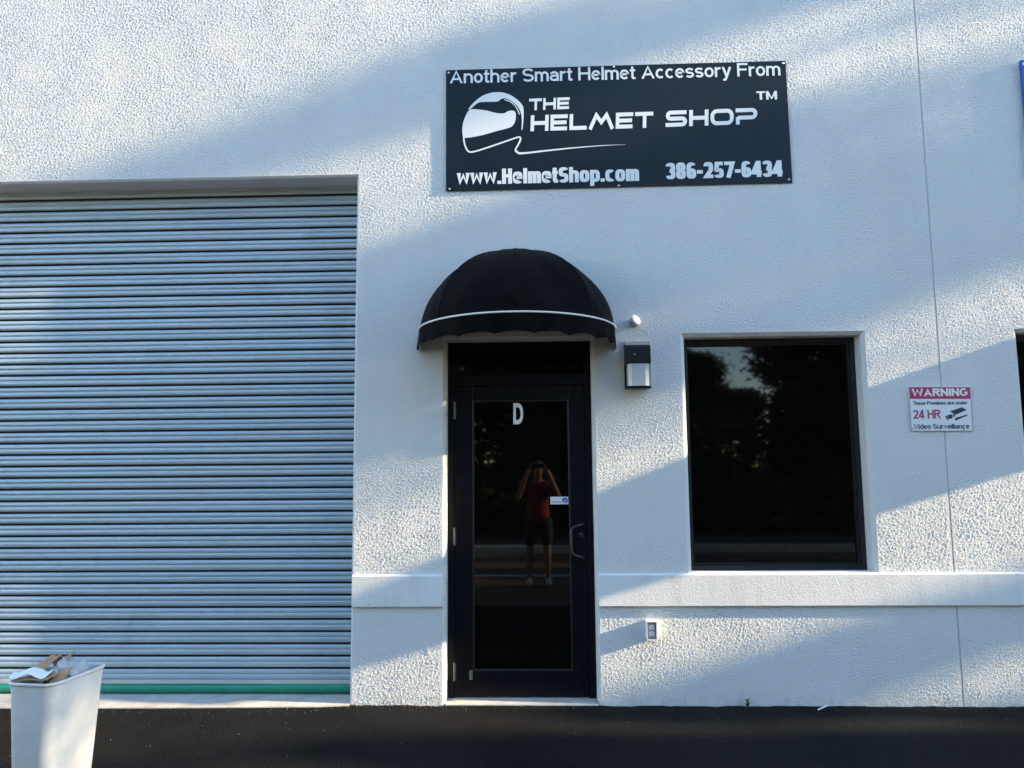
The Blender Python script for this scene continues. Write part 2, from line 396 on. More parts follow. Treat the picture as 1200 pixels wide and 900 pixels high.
DX0, DX1, DZ = -0.634, 0.384, 2.462
WX0, WX1, WZ0, WZ1 = 1.030, 2.243, 0.853, 2.462
NWX0, NWX1 = 3.300, 4.515                                       # neighbour's window
NDX = 5.62                                                      # neighbour's door offset from ours
o = wall_panel(-9.0, XJ-0.006, [(GX0, GX1, -0.3, GZ, 0.2, 0.014), (DX0, DX1, -0.3, DZ, 0.12, 0.02), (WX0, WX1, WZ0, WZ1, 0.12, 0.025)])
o['label'] = 'textured white stucco wall panel holding the doors and the large window'
o = wall_panel(XJ+0.006, 9.0, [(NWX0, NWX1, WZ0, WZ1, 0.12, 0.025), (DX0+NDX, DX1+NDX, -0.3, DZ, 0.12, 0.02)])
o['label'] = 'textured white stucco wall panel right of the joint'
bm = bmesh.new(); box(bm, XJ-0.0058, XJ+0.0058, 0.0035, 0.10, -0.3, BT-0.01); obj('joint_sealant', bm, M['sealant'], bld)
# smooth projecting band with sloped top and drip edge, in the lengths between openings
def band(x0, x1):
    bm = bmesh.new(); p = 0.024
    xprism(bm, [(0.02, 0.638), (-p+0.004, 0.638), (-p, 0.643), (-p, 0.842), (-p+0.005, 0.847), (0.02, 0.858)], x0, x1)
    return obj('wall_band', bm, M['band'], bld)
band(GX1+0.010, DX0-0.018); band(DX1+0.018, DX0+NDX-0.018); band(DX1+NDX+0.018, 9.0); band(-9.0, GX0-0.01)
# side and rear walls, roof
bm = bmesh.new(); box(bm, -9.0, -8.76, 0.245, 14, -0.3, BT); obj('side_wall', bm, M['stucco'], bld)
bm = bmesh.new(); box(bm, 8.76, 9.0, 0.245, 14, -0.3, BT); obj('side_wall', bm, M['stucco'], bld)
bm = bmesh.new(); box(bm, -8.755, 8.755, 13.76, 14, -0.3, BT); obj('rear_wall', bm, M['stucco'], bld)
bm = bmesh.new(); box(bm, -8.755, 8.755, 0.25, 13.755, BT-0.5, BT-0.3); obj('roof', bm, M['roof'], bld)
# concrete floor slabs in the openings
bm = bmesh.new(); prism_pts = []
a = [(GX0-0.02, 0.30), (GX0-0.02, -0.10), (-4.0, -0.10), (-2.6, -0.085), (-1.5, -0.055), (GX1, -0.03), (GX1, 0.30)]
vb = [bm.verts.new((x, y, -0.25)) for x, y in a]; vt = [bm.verts.new((x, y, 0.014 if y > 0 else 0.004)) for x, y in a]
bm.faces.new(vt); bm.faces.new(vb[::-1])
for i in range(len(a)): bm.faces.new((vb[i], vt[i], vt[(i+1) % len(a)], vb[(i+1) % len(a)]))
obj('threshold_slab', bm, M['concrete'], bld)
for off in (0, NDX):
    bm = bmesh.new(); box(bm, DX0+off+0.001, DX1+off-0.001, -0.012, 0.22, -0.25, 0.006, 0.004); obj('threshold_slab', bm, M['concrete'], bld)

# ---- roller door
bm = bmesh.new()
for x in (GX0+0.001, GX1-0.05): box(bm, x, x+0.049, 0.222, 0.30, 0.0145, GZ-0.001)
box(bm, GX0+0.05, GX1-0.0505, 0.262, 0.275, 0.02, GZ-0.002)
rd = obj('roller_door', bm, M['galv'], bld); rd['label'] = 'blue grey galvanised roller door of horizontal slats'
zb = 0.103; ns = 43; Pt = (GZ+0.03-zb)/ns
prof = [(0, .032), (-.0110, .032), (-.0115, .006), (-.0140, .0015), (-.022, -.0030), (-.033, -.0040), (-.0415, -.0020), (-.0450, .0042), (-.0475, -.0008),
        (-.056, -.0040), (-.068, -.0040), (-.0775, -.0015), (-.0815, .0040), (-.0826, .032), (-Pt, .032)]
bm = bmesh.new(); nx = 25; rows = []
for (z, y) in prof:
    rows.append([bm.verts.new((GX0+0.03+(GX1-GX0-0.062)*i/(nx-1), 0.205+y+0.0006*math.sin(i*1.9+z*90), z)) for i in range(nx)])
for i in range(len(rows)-1):
    for j in range(nx-1): bm.faces.new((rows[i][j], rows[i+1][j], rows[i+1][j+1], rows[i][j+1]))
me = bpy.data.meshes.new('slat'); bm.to_mesh(me); bm.free(); me.materials.append(M['slat']); me.materials.append(M['gap_shade_grime'])
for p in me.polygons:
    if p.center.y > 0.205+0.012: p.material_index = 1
for p in me.polygons: p.use_smooth = True
for i in range(ns):
    o = bpy.data.objects.new('slat', me); link(o, rd); o.location = (0, random.uniform(-.0012, .0012), zb+Pt*(i+1))
    o.rotation_euler = (R(random.uniform(-1.1, 1.1)), 0, 0)
    o.rotation_euler.x = R(random.gauss(0, 0.9))
    # pivot the small tilt about the slat plane
    o.location.y += -0.205*(math.cos(o.rotation_euler.x)-1); o.location.z += -0.205*math.sin(o.rotation_euler.x)
for dx_ in (W(127, 521, 0.2)[0], W(213, 521, 0.2)[0]):
    zd = W(170, 521, 0.2)[1]; sl_d = min([o for o in rd.children if o.name.startswith('slat')], key=lambda o: abs(o.location.z-Pt*0.5-zd))
    if sl_d.data == me: sl_d.data = me.copy()
    for v_ in sl_d.data.vertices:
        d_ = abs(v_.co.x-dx_)/0.09
        if d_ < 1 and v_.co.y < 0.215 and v_.co.z < -0.04: v_.co.y += 0.006*(1-d_)
bm = bmesh.new(); box(bm, GX0+0.02, GX1-0.02, 0.185, 0.235, 0.079, 0.106, 0.003); obj('bottom_bar', bm, M['galv'], rd)
bm = bmesh.new(); pts = [(x, 0.205+0.002*math.sin(x*5), 0.0475+0.0015*math.sin(x*3.1)) for x in np.linspace(GX0+0.015, GX1-0.006, 60)]
tube(bm, pts, 0.033, 16); o = obj('bottom_seal', bm, M['green_rubber'], rd, smooth=True); o['label'] = 'green rubber tube seal along the foot of the roller door'

# ---- entry door
def entry_door(off, full=True):
    A = M['black_alu']; x0, x1 = DX0+off+0.001, DX1+off-0.001; y0, y1 = 0.12, 0.215; zt = DZ-0.001
    zh0, zh1 = 2.150, 2.225                                     # transom bar
    bm = bmesh.new()
    box(bm, x0, x0+0.046, y0, y1, 0.007, zt); box(bm, x1-0.046, x1, y0, y1, 0.007, zt)
    box(bm, x0+0.046, x1-0.046, y0, y1, zt-0.046, zt); box(bm, x0+0.046, x1-0.046, y0-0.004, y1, zh0, zh1)
    fr = obj('door_frame', bm, A, bld)
    bm = bmesh.new(); box(bm, x0+0.046, x1-0.046, y0+0.045, y0+0.055, zh1, zt-0.046); obj('transom_pane', bm, M['glass'], fr)
    lx0, lx1, lz0, lz1 = x0+0.050, x1-0.050, 0.018, zh0-0.004; ly0, ly1 = y0+0.004, y0+0.050
    gx0 = W(554, 630, 0.13)[0]+off; gx1 = W(669, 630, 0.13)[0]+off; gz0 = W(610, 786, 0.13)[1]; gz1 = W(610, 469, 0.13)[1]
    bm = bmesh.new()
    box(bm, lx0, gx0, ly0, ly1, lz0, lz1, 0.003); box(bm, gx1, lx1, ly0, ly1, lz0, lz1, 0.003)
    box(bm, gx0, gx1, ly0, ly1, lz0, gz0, 0.003); box(bm, gx0, gx1, ly0, ly1, gz1, lz1, 0.003)
    dr = obj('door', bm, A, bld); dr['label'] = 'black aluminium glazed entry door' if full else 'black glazed door of the next unit'
    bm = bmesh.new(); box(bm, gx0, gx1, ly0+0.018, ly0+0.026, gz0, gz1); obj('glass_pane', bm, M['glass'], dr)
    bm = bmesh.new(); e = 0.010                                # glazing beads
    for a in ((gx0+.0005, gx0+e, gz0, gz1), (gx1-e, gx1-.0005, gz0, gz1)): box(bm, a[0], a[1], ly0+0.002, ly0+0.018, a[2]+.0005, a[3]-.0005, 0.002)
    for a in ((gx0+e, gx1-e, gz0+.0005, gz0+e), (gx0+e, gx1-e, gz1-e, gz1-.0005)): box(bm, a[0], a[1], ly0+0.002, ly0+0.018, a[2], a[3], 0.002)
    obj('glazing_bead', bm, M['dull_steel'], dr)
    # pull handle and cylinder
    hx, hz1 = W(683, 614, 0.1); hx += off; hz0 = W(683, 653, 0.1)[1]; hx2 = W(669.5, 630, 0.07)[0]+off
    bm = bmesh.new()
    hp = [(hx, ly0-0.001, hz1), (hx, ly0-0.028, hz1), (hx-0.012, ly0-0.046, hz1-0.003), (hx-0.040, ly0-0.054, hz1-0.010), (hx2+0.012, ly0-0.056, hz1-0.022), (hx2+0.002, ly0-0.057, hz1-0.040), (hx2, ly0-0.057, hz1-0.062)]
    hb = [(p[0], p[1], hz0+hz1-p[2]) for p in hp[::-1]]
    tube(bm, hp+hb, 0.0095, 10)
    obj('handle', bm, M['dull_steel'], dr, smooth=True)
    cx, cz = W(681, 627, 0.12); bm = bmesh.new(); tube(bm, [(cx+off, ly0+0.002, cz), (cx+off, ly0-0.010, cz), (cx+off, ly0-0.012, cz)], [0.017, 0.017, 0.012], 18); obj('lock_cylinder', bm, M['dull_steel'], dr, smooth=False)
    for py in (481, 629, 788):
        hz = W(532, py, 0.1)[1]; hxx = x0+0.047; bm = bmesh.new()
        for k in range(3): tube(bm, [(hxx, ly0-0.011, hz-0.060+k*0.041), (hxx, ly0-0.011, hz-0.060+k*0.041+0.039)], 0.0085, 10)
        box(bm, hxx-0.010, hxx+0.012, ly0-0.0055, ly0+0.001, hz-0.06, hz+0.06); obj('hinge', bm, M['hinge'], dr)
    if full:
        bm = bmesh.new(); cx, cz = W(552, 791, 0.12); box(bm, cx-0.011, cx+0.011, ly0-0.006, ly0+0.001, cz-0.030, cz+0.030, 0.002); o = obj('door_stop_plate', bm, M['steel'], dr)
    return dr, ly0
door, LY = entry_door(0); entry_door(NDX, False)

# ---- windows
def window(x0, x1, label):
    B = M['bronze_alu']; y0, y1 = 0.12, 0.20; z0, z1 = WZ0+0.001, WZ1-0.001; x0 += 0.001; x1 -= 0.001; fwid = 0.031
    bm = bmesh.new()
    box(bm, x0, x0+fwid, y0, y1, z0, z1, 0.002); box(bm, x1-fwid, x1, y0, y1, z0, z1, 0.002)
    box(bm, x0+fwid, x1-fwid, y0, y1, z0, z0+fwid, 0.002); box(bm, x0+fwid, x1-fwid, y0, y1, z1-fwid, z1, 0.002)
    w = obj('window', bm, B, bld); w['label'] = label
    e = 0.014; bm = bmesh.new(); a0, a1, b0, b1 = x0+fwid, x1-fwid, z0+fwid, z1-fwid
    box(bm, a0+.0005, a0+e, y0+0.020, y0+0.045, b0, b1); box(bm, a1-e, a1-.0005, y0+0.020, y0+0.045, b0, b1)
    box(bm, a0+e, a1-e, y0+0.020, y0+0.045, b0+.0005, b0+e); box(bm, a0+e, a1-e, y0+0.020, y0+0.045, b1-e, b1-.0005)
    obj('glazing_bead', bm, B, w)
    bm = bmesh.new(); box(bm, a0, a1, y0+0.045, y0+0.055, b0, b1); obj('glass_pane', bm, M['glass'], w)
    return w
window(WX0, WX1, 'dark tinted window in a bronze frame mirroring trees')
window(NWX0, NWX1, 'tinted window of the next unit at the picture edge')

# ------------------------------------------------------------------ lettering tools
def glyph(c, t, xh, lw, cw, pw):
    """monoline letter on a 1-high grid: (advance width, strokes); t stroke, lw/cw widths of small/capital letters"""
    h = t/2
    def el(cx, cz, rx, rz, a0, a1, n=None):
        n = n or max(4, int(abs(a1-a0)/15)); out = []
        for k in range(n+1):
            a = R(a0+(a1-a0)*k/n); ca, sa = math.cos(a), math.sin(a); e = 2.0/pw
            out.append((cx+rx*math.copysign(abs(ca)**e, ca), cz+rz*math.copysign(abs(sa)**e, sa)))
        return out
    def ess(w, H):
        rz = (H-t)/4; rx = w/2-h
        return [el(w/2, H-h-rz, rx, rz, 25, 270)[:-1]+el(w/2, h+rz, rx, rz, 90, -155)]
    X = xh; w = lw; rx = w/2-h; rz = min(rx*1.05, (X-t)*0.55); W_ = cw
    arch = lambda x0, ww, rzz=rz: [(x0+h, X-h-rzz-0.02)]+el(x0+ww/2, X-h-rzz, ww/2-h, rzz, 180, 0)+[(x0+ww-h, 0)]
    if c == 'n': return w, [[(h, 0), (h, X)], arch(0, w)]
    if c == 'h': return w, [[(h, 0), (h, 1)], arch(0, w)]
    if c == 'm': a = w*0.88; return 2*a-t, [[(h, 0), (h, X)], arch(0, a, rz*.85), arch(a-t, a, rz*.85)]
    if c == 'r': return w*.66, [[(h, 0), (h, X)], [(h, X*.5)]+el(w*.62, X-h-rz, w*.62-h, rz, 180, 88)]
    if c == 'u': return w, [[(w-h, X), (w-h, 0)], [(h, X), (h, h+rz)]+el(w/2, h+rz, rx, rz, 180, 360)]
    if c == 'o': return w, [('c', el(w/2, X/2, rx, X/2-h, 0, 360)[:-1])]
    if c == 'c': return w*.95, [el(w/2, X/2, rx, X/2-h, 48, 312)]
    if c == 'e': return w, [[(h, X*.52), (w-h, X*.52)]+el(w/2, X/2, rx, X/2-h, 2, 318)]
    if c == 'a': return w, [el(w/2, X-h-rz*.8, rx*.95, rz*.8, 165, 0)+[(w-h, 0)], [(w-h, X*.57), (w*.5, X*.55)]+el(w*.45, (X*.55+h)/2, w*.45-h, (X*.55-h)/2, 90, 270)+[(w*.62, h), (w-h, X*.26)]]
    if c == 's': return w*.92, ess(w*.92, X)
    if c == 'S': return W_*.95, ess(W_*.95, 1)
    if c == 't': return w*.6, [[(w*.26, X+.20), (w*.26, h+.08), (w*.34, h), (w*.6, h)], [(0, X-h), (w*.58, X-h)]]
    if c == 'l': return t, [[(h, 0), (h, 1)]]
    if c == 'i': return t, [[(h, 0), (h, X)], [(h, 1-t), (h, 1)]]
    if c == 'I': return t, [[(h, 0), (h, 1)]]
    if c == 'd': return w, [[(w-h, 0), (w-h, 1)], ('c', el(w/2, X/2, rx, X/2-h, 0, 360)[:-1])]
    if c == 'p': return w, [[(h, -.26), (h, X)], ('c', el(w/2, X/2, rx, X/2-h, 0, 360)[:-1])]
    if c == 'v': return w, [[(h*.9, X), (w/2, h*.3), (w-h*.9, X)]]
    if c == 'y': return w, [[(h*.9, X), (w/2, h*.2)], [(w-h*.9, X), (w*.5, h*.2), (w*.36, -.20), (w*.1, -.22)]]
    if c == 'w': a = w*(.80 if pw < 3 else .66); return 2*a, [[(h*.9, X), (a*.5, h*.4), (a, X*.92), (a*1.5, h*.4), (2*a-h*.9, X)]]
    if c == '.': return t, [[(h, 0), (h, t)]]
    if c == '-': return w*.55, [[(0, .40), (w*.55, .40)]]
    if c == ' ': return w*.42, []
    if c == 'A': return W_*1.08, [[(h*.9, 0), (W_*.54, 1-h*.3), (W_*1.08-h*.9, 0)], [(W_*.22, .33), (W_*.86, .33)]]
    if c == 'V': return W_*1.05, [[(h*.9, 1), (W_*.525, h*.3), (W_*1.05-h*.9, 1)]]
    if c == 'W': a = W_*.74; return 2*a, [[(h*.9, 1), (a*.5, h*.3), (a, 1-h*.5), (a*1.5, h*.3), (2*a-h*.9, 1)]]
    if c == 'M': return W_*1.15, [[(h, 0), (h, 1)], [(h, 1-h*.5), (W_*.575, h*.6), (W_*1.15-h, 1-h*.5)], [(W_*1.15-h, 1), (W_*1.15-h, 0)]]
    if c == 'N': return W_, [[(h, 0), (h, 1)], [(h, 1-h*.6), (W_-h, h*.6)], [(W_-h, 1), (W_-h, 0)]]
    if c == 'H': return W_, [[(h, 0), (h, 1)], [(W_-h, 0), (W_-h, 1)], [(h, .52), (W_-h, .52)]]
    if c == 'F': return W_*.86, [[(h, 0), (h, 1)], [(h, 1-h), (W_*.86, 1-h)], [(h, .52), (W_*.78, .52)]]
    if c == 'T': return W_*.92, [[(0, 1-h), (W_*.92, 1-h)], [(W_*.46, 1-h), (W_*.46, 0)]]
    if c in 'PR':
        out = [[(h, 0), (h, 1)], [(h, 1-h), (W_*.58, 1-h)]+el(W_*.58, .74, W_*.40-h, .26-h, 90, -90)+[(h, .48)]]
        if c == 'R': out.append([(W_*.52, .48), (W_-h*.8, 0)])
        return W_*.98, out
    if c == 'D': return W_, [[(h, 0), (h, 1)], [(h, 1-h), (W_*.42, 1-h)]+el(W_*.42, .5, W_*.58-h, .5-h, 90, -90)+[(h, h)]]
    if c == 'G': return W_*1.05, [el(W_*.52, .5, W_*.52-h, .5-h, 45, 345)+[(W_*1.04-h, .46), (W_*.56, .46)]]
    d = W_*.86; r_ = d/2-h
    if c == '0': return d, [('c', el(d/2, .5, r_, .5-h, 0, 360)[:-1])]
    if c == '2': return d, [el(d/2, 1-h-.24, r_, .24, 170, -30)+[(h*1.2, h), (d, h)]]
    if c == '3': return d, [el(d/2, .745-h/2, r_, .255-h/2, 165, -80)+[(d*.42, .52)], [(d*.42, .52)]+el(d/2, .255+h/2, r_, .265-h/2, 80, -165)]
    if c == '4': return d, [[(d, .27), (h*.5, .27), (d*.66, 1-h*.4)], [(d*.70, 1), (d*.70, 0)]]
    if c == '5': return d, [[(d*.95, 1-h), (h*1.4, 1-h), (h*1.1, .50)]+el(d/2, .30, r_, .30-h, 120, -160)]
    if c == '6': return d, [el(d/2, .5, r_, .5-h, 40, 180)+[(h, .34)], ('c', el(d/2, .31, r_, .31-h, 0, 360)[:-1])]
    if c == '7': return d, [[(0, 1-h), (d-h*.6, 1-h), (d*.38, 0)]]
    if c == '8': return d, [('c', el(d/2, .75-h*.3, r_*.95, .25-h*.6, 0, 360)[:-1]), ('c', el(d/2, .27+h*.2, r_, .27-h*.7, 0, 360)[:-1])]
    raise KeyError(c)
STY = {'plain': (0.148, 0.74, 0.60, 0.79, 2.0, 0.065), 'heavy': (0.215, 0.78, 0.52, 0.54, 3.6, 0.040), 'bold': (0.20, 0.74, 0.62, 0.76, 2.3, 0.07), 'medium': (0.165, 0.74, 0.58, 0.74, 2.1, 0.08), 'thin': (0.11, 0.74, 0.56, 0.70, 2.1, 0.09)}
def lettering(name, body, x0, x1, zbase, cap, y, mat_, parent, style='plain', slope=0.0, thick=0.0012, origin=(0, 0, 0)):
    t, xh, lw, cw, pw, gap = STY[style]; bm = bmesh.new(); x = 0.0; k = 0
    for c in body:
        adv, st = glyph(c, t, xh, lw, cw, pw)
        for s_ in st:
            cl_ = s_[0] == 'c'; pts = s_[1] if cl_ else s_
            n0 = len(bm.verts); ribbon(bm, [(x+p[0], p[1]) for p in pts], t, -0.00003*(k % 9), thick, cl_); k += 1
            if c in 'vwVWAMN':                                  # flat apexes
                for v_ in list(bm.verts)[n0:]: v_.co.z = min(max(v_.co.z, 0.0), xh if c in 'vw' else 1.0)
        x += adv+gap
    x -= gap; sx = (x1-x0)/x
    for v_ in bm.verts:
        X = v_.co.x*sx; v_.co = Vector((x0+X-origin[0], y+v_.co.y-origin[1], zbase+v_.co.z*cap+slope*X-origin[2]))
    return obj(name, bm, mat_, parent)
def ribbon(bm, pts, th, y0, y1, closed=False):
    """flat stroke of width th (number or list) along 2-D points, with mitred corners"""
    if not isinstance(th, (list, tuple)):
        pts = [p for i, p in enumerate(pts) if i == 0 or math.dist(p, pts[i-1]) > 1e-4*max(1, th)]
        if closed and math.dist(pts[0], pts[-1]) < 1e-4: pts = pts[:-1]
    n = len(pts); th = th if isinstance(th, (list, tuple)) else [th]*n
    P = [Vector((p[0], p[1])) for p in pts]; Ls, Rs = [], []
    for i in range(n):
        a = P[i]-P[i-1] if (i > 0 or closed) else P[1]-P[0]
        b = P[(i+1) % n]-P[i] if (i < n-1 or closed) else P[-1]-P[-2]
        a = a.normalized(); b = b.normalized(); na = Vector((-a.y, a.x)); nb = Vector((-b.y, b.x)); mt = na+nb
        mt = mt/max(mt.length_squared, 1e-6)*2 if mt.length > 0.2 else na
        mt = mt/2*2; k = min(1.0/max(0.35, (mt.normalized()).dot(na)), 2.2)
        d = mt.normalized()*k*th[i]/2
        Ls.append(P[i]+d); Rs.append(P[i]-d)
    fv = [[bm.verts.new((q.x, y, q.y)) for q in s] for s in (Ls, Rs) for y in (y0, y1)]
    l0, l1, r0, r1 = fv
    for i in range(n if closed else n-1):
        j = (i+1) % n
        bm.faces.new((l0[i], l0[j], r0[j], r0[i])); bm.faces.new((l1[i], r1[i], r1[j], l1[j]))
        bm.faces.new((l0[i], l1[i], l1[j], l0[j])); bm.faces.new((r0[i], r0[j], r1[j], r1[i]))
    if not closed:
        for i in (0, n-1): bm.faces.new((l0[i], r0[i], r1[i], l1[i]))

# ------------------------------------------------------------------ shop sign
SX0, SX1, SZ0, SZ1 = -0.632, 1.818, 3.545, 4.458
SY0, SY1 = -0.010, -0.006                                       # thin sheet on short spacers
sg = empty('shop_sign', (0.593, 0, 3.545), 'large navy sign with white helmet logo, slogan, website and phone number', 'sign')
so_ = (0.593, 0, 3.545)
def sob(name, bm, m_, par=sg):
    o = obj(name, bm, m_, par)
    return o
def shift(bm, org):
    for v_ in bm.verts: v_.co -= Vector(org)
    return bm
bm = bmesh.new(); prism(bm, [(-0.632, 3.541), (1.823, 3.552), (1.818, 4.461), (-0.633, 4.456)], SY0, SY1); sob('panel', shift(bm, so_), M['sign_navy'])
TY = SY0-0.0014; TT = 0.0011
def sgx(px, py): return W(px, py, SY0)
def place_text(name, body, pl, pr, capref, bold, par=sg, m_=M['vinyl_white'], org=so_, y=TY):
    (xa, za), (xb, zb_) = W(*pl), W(*pr); (_, zc) = W(*capref)
    cap = zc-za
    return lettering(name, body, xa, xb, za, cap, y, m_, par, bold, (zb_-za)/(xb-xa), TT, org)
place_text('lettering', 'Another Smart Helmet Accessory From', (527.3, 98.8), (914.2, 89.4), (527.3, 83.4), 'plain')
place_text('lettering', 'www.HelmetShop.com', (535.6, 217.4), (748.8, 212.6), (535.6, 199.6), 'heavy')
place_text('lettering', '386-257-6434', (780.2, 210.6), (916.8, 207.4), (780.2, 191.8), 'heavy')
place_text('lettering', 'TM', (886.2, 117.9), (910.2, 117.3), (886.2, 108.0), 'bold')
# wide techno capitals, drawn as strokes on a 1-high grid
def rr(w, h, r, n=4, x0=0.0, z0=0.0):
    out = []
    for cx, cz, a in ((w-r, r, -90), (w-r, h-r, 0), (r, h-r, 90), (r, r, 180)):
        out += [(x0+cx+r*math.cos(R(a+90*k/n)), z0+cz+r*math.sin(R(a+90*k/n))) for k in range(n+1)]
    return out
TH_ = 0.24; h2 = TH_/2
def arc(cx, cz, r, a0, a1, n=6): return [(cx+r*math.cos(R(a0+(a1-a0)*k/n)), cz+r*math.sin(R(a0+(a1-a0)*k/n))) for k in range(n+1)]
GL = {
 'T': (1.25, [[(0.0, 1-h2), (1.25, 1-h2)], [(0.66, 1-h2), (0.66, 0)]]),
 'H': (1.25, [[(h2, 0), (h2, 1)], [(1.25-h2, 0), (1.25-h2, 1)], [(h2, .5), (1.25-h2, .5)]]),
 'E': (1.20, [[(h2, 0), (h2, 1)], [(h2, 1-h2), (1.20, 1-h2)], [(h2, .5), (1.12, .5)], [(h2, h2), (1.16, h2)]]),
 'L': (1.20, [[(h2, 1), (h2, 0)], [(h2, h2), (1.20, h2)]]),
 'M': (1.75, [[(0.10, 0), (0.34, 0.52), (0.52, 1-h2), (0.875, 0.44), (1.23, 1-h2), (1.41, 0.52), (1.65, 0)]]),
 'S': (1.40, [[(1.36, 1-h2)]+arc(0.32, 0.69, 0.19, 90, 270)+arc(1.08, 0.31, 0.19, 90, -90)+[(0.0, h2)]]),
 'O': (1.50, [('c', rr(1.5-TH_, 1-TH_, 0.30, 5, h2, h2))]),
 'P': (1.42, [[(0.0, 1-h2), (1.05, 1-h2)]+arc(1.05, 0.65, 0.23, 80, -80)+[(1.05, 0.42), (h2+.02, 0.42)], [(h2+.02, 0.46), (h2+.02, 0)]]),
}
def glyph_word(name, word, pl, pr, capref, gap=0.13):
    (xa, za), (xb, zb_) = W(*pl), W(*pr); cap = W(*capref)[1]-za
    tot = sum(GL[c][0] for c in word)+gap*(len(word)-1); sx = (xb-xa)/tot; bm = bmesh.new(); x = 0.0; k = 0
    for c in word:
        for s in GL[c][1]:
            cl = s[0] == 'c'; pts = s[1] if cl else s
            ribbon(bm, [(x+p[0], p[1]) for p in pts], TH_, -TT*0.5-0.00004*k, TT*0.5+0.00003*k, cl); k += 1
        x += GL[c][0]+gap
    for v_ in bm.verts:
        X = v_.co.x*sx; v_.co = Vector((xa+X+v_.co.z*cap*0.04, TY+TT/2+v_.co.y, za+v_.co.z*cap+(zb_-za)/(xb-xa)*X))
    sob(name, shift(bm, so_), M['vinyl_white'])
glyph_word('lettering', 'THE', (619.8, 130.2), (667.2, 128.4), (619.8, 116.6))
glyph_word('lettering', 'HELMET', (621.6, 154.6), (765.0, 150.4), (621.6, 136.0))
glyph_word('lettering', 'SHOP', (779.6, 149.6), (887.4, 146.0), (779.6, 130.8))
# helmet emblem
def cp(p): return W(510+p[0]/5.295, 60+p[1]/5.295)
def smooth_poly(pts, n=4, closed=True):
    out = []; m_ = len(pts); idx = range(m_ if closed else m_-1)
    g = lambda i: Vector(pts[i % m_]) if closed else Vector(pts[min(max(i, 0), m_-1)])
    for i in idx:
        p0, p1, p2, p3 = g(i-1), g(i), g(i+1), g(i+2)
        for k in range(n):
            t = k/n; out.append(tuple(0.5*((2*p1)+(-p0+p2)*t+(2*p0-5*p1+4*p2-p3)*t*t+(-p0+3*p1-3*p2+p3)*t**3)))
    if not closed: out.append(tuple(pts[-1]))
    return out
bm = bmesh.new()
visor = [(215, 368), (260, 366), (320, 373), (380, 388), (425, 390), (455, 376), (485, 374), (499, 388), (499, 425), (488, 455), (462, 478), (380, 500), (280, 528), (186, 541), (170, 515), (172, 460), (188, 410)]
shell = [(225, 358), (206, 366), (238, 325), (290, 284), (350, 262), (412, 260), (470, 278), (520, 315), (546, 350), (549, 400), (546, 450), (541, 488), (536, 488), (538, 440), (534, 395), (515, 352), (485, 322), (450, 302), (425, 297), (402, 306), (385, 317), (320, 319), (268, 324)]
prism(bm, [cp(p) for p in smooth_poly(visor, 4)], TY, TY+TT); prism(bm, [cp(p) for p in smooth_poly(shell, 3)], TY-0.00005, TY+TT)
sw = smooth_poly([(177, 520), (181, 570), (196, 612), (216, 629), (262, 622), (390, 580), (500, 542), (526, 538), (528, 556), (512, 590), (499, 614), (512, 632), (548, 637), (700, 620), (900, 600), (1080, 587), (1180, 584)], 4, False)
q = len(sw); ths = [(10 if i < q*0.62 else 14 if i < q*0.72 else max(1.5, 14*(1-(i/q-0.72)/0.28)))/5.295*0.0060 for i in range(q)]
ribbon(bm, [cp(p) for p in sw], ths, TY-0.0001, TY+TT)
ribbon(bm, [cp(p) for p in smooth_poly([(430, 305), (470, 320), (500, 348), (516, 378), (523, 396)], 4, False)], 0.007, TY-0.00015, TY+TT)
sob('helmet_emblem', shift(bm, so_), M['vinyl_white'])
for (px, py) in ((526, 86), (719, 79), (917, 75), (924, 211), (725, 218), (527, 222)):
    x, z = W(px, py); bm = bmesh.new(); tube(bm, [(x, 0.004, z), (x, SY0-0.001, z), (x, SY0-0.003, z)], [0.004, 0.0075, 0.005], 12); sob('screw', shift(bm, so_), M['steel'])
# neighbour's blue sign
nb = empty('shop_sign', (4.68, 0, 3.50), 'blue sign cut off at the right edge of the picture', 'sign')
bm = bmesh.new(); prism(bm, [(3.462, 3.52), (5.9, 3.53), (5.9, 4.415), (3.459, 4.410)], -0.030, -0.010); obj('panel', shift(bm, (4.68, 0, 3.50)), M['sign_blue'], nb)
bm = bmesh.new(); prism(bm, [(3.459, 4.4105), (5.9, 4.4155), (5.9, 4.421), (3.459, 4.416)], -0.031, -0.009); obj('edge_trim', shift(bm, (4.68, 0, 3.50)), M['vinyl_white'], nb)
for x in (3.47, 4.6, 5.85):
    bm = bmesh.new(); tube(bm, [(x+.01, 0.004, 4.38), (x+.01, -0.032, 4.38)], 0.012, 12); obj('standoff', shift(bm, (4.68, 0, 3.50)), M['steel'], nb)

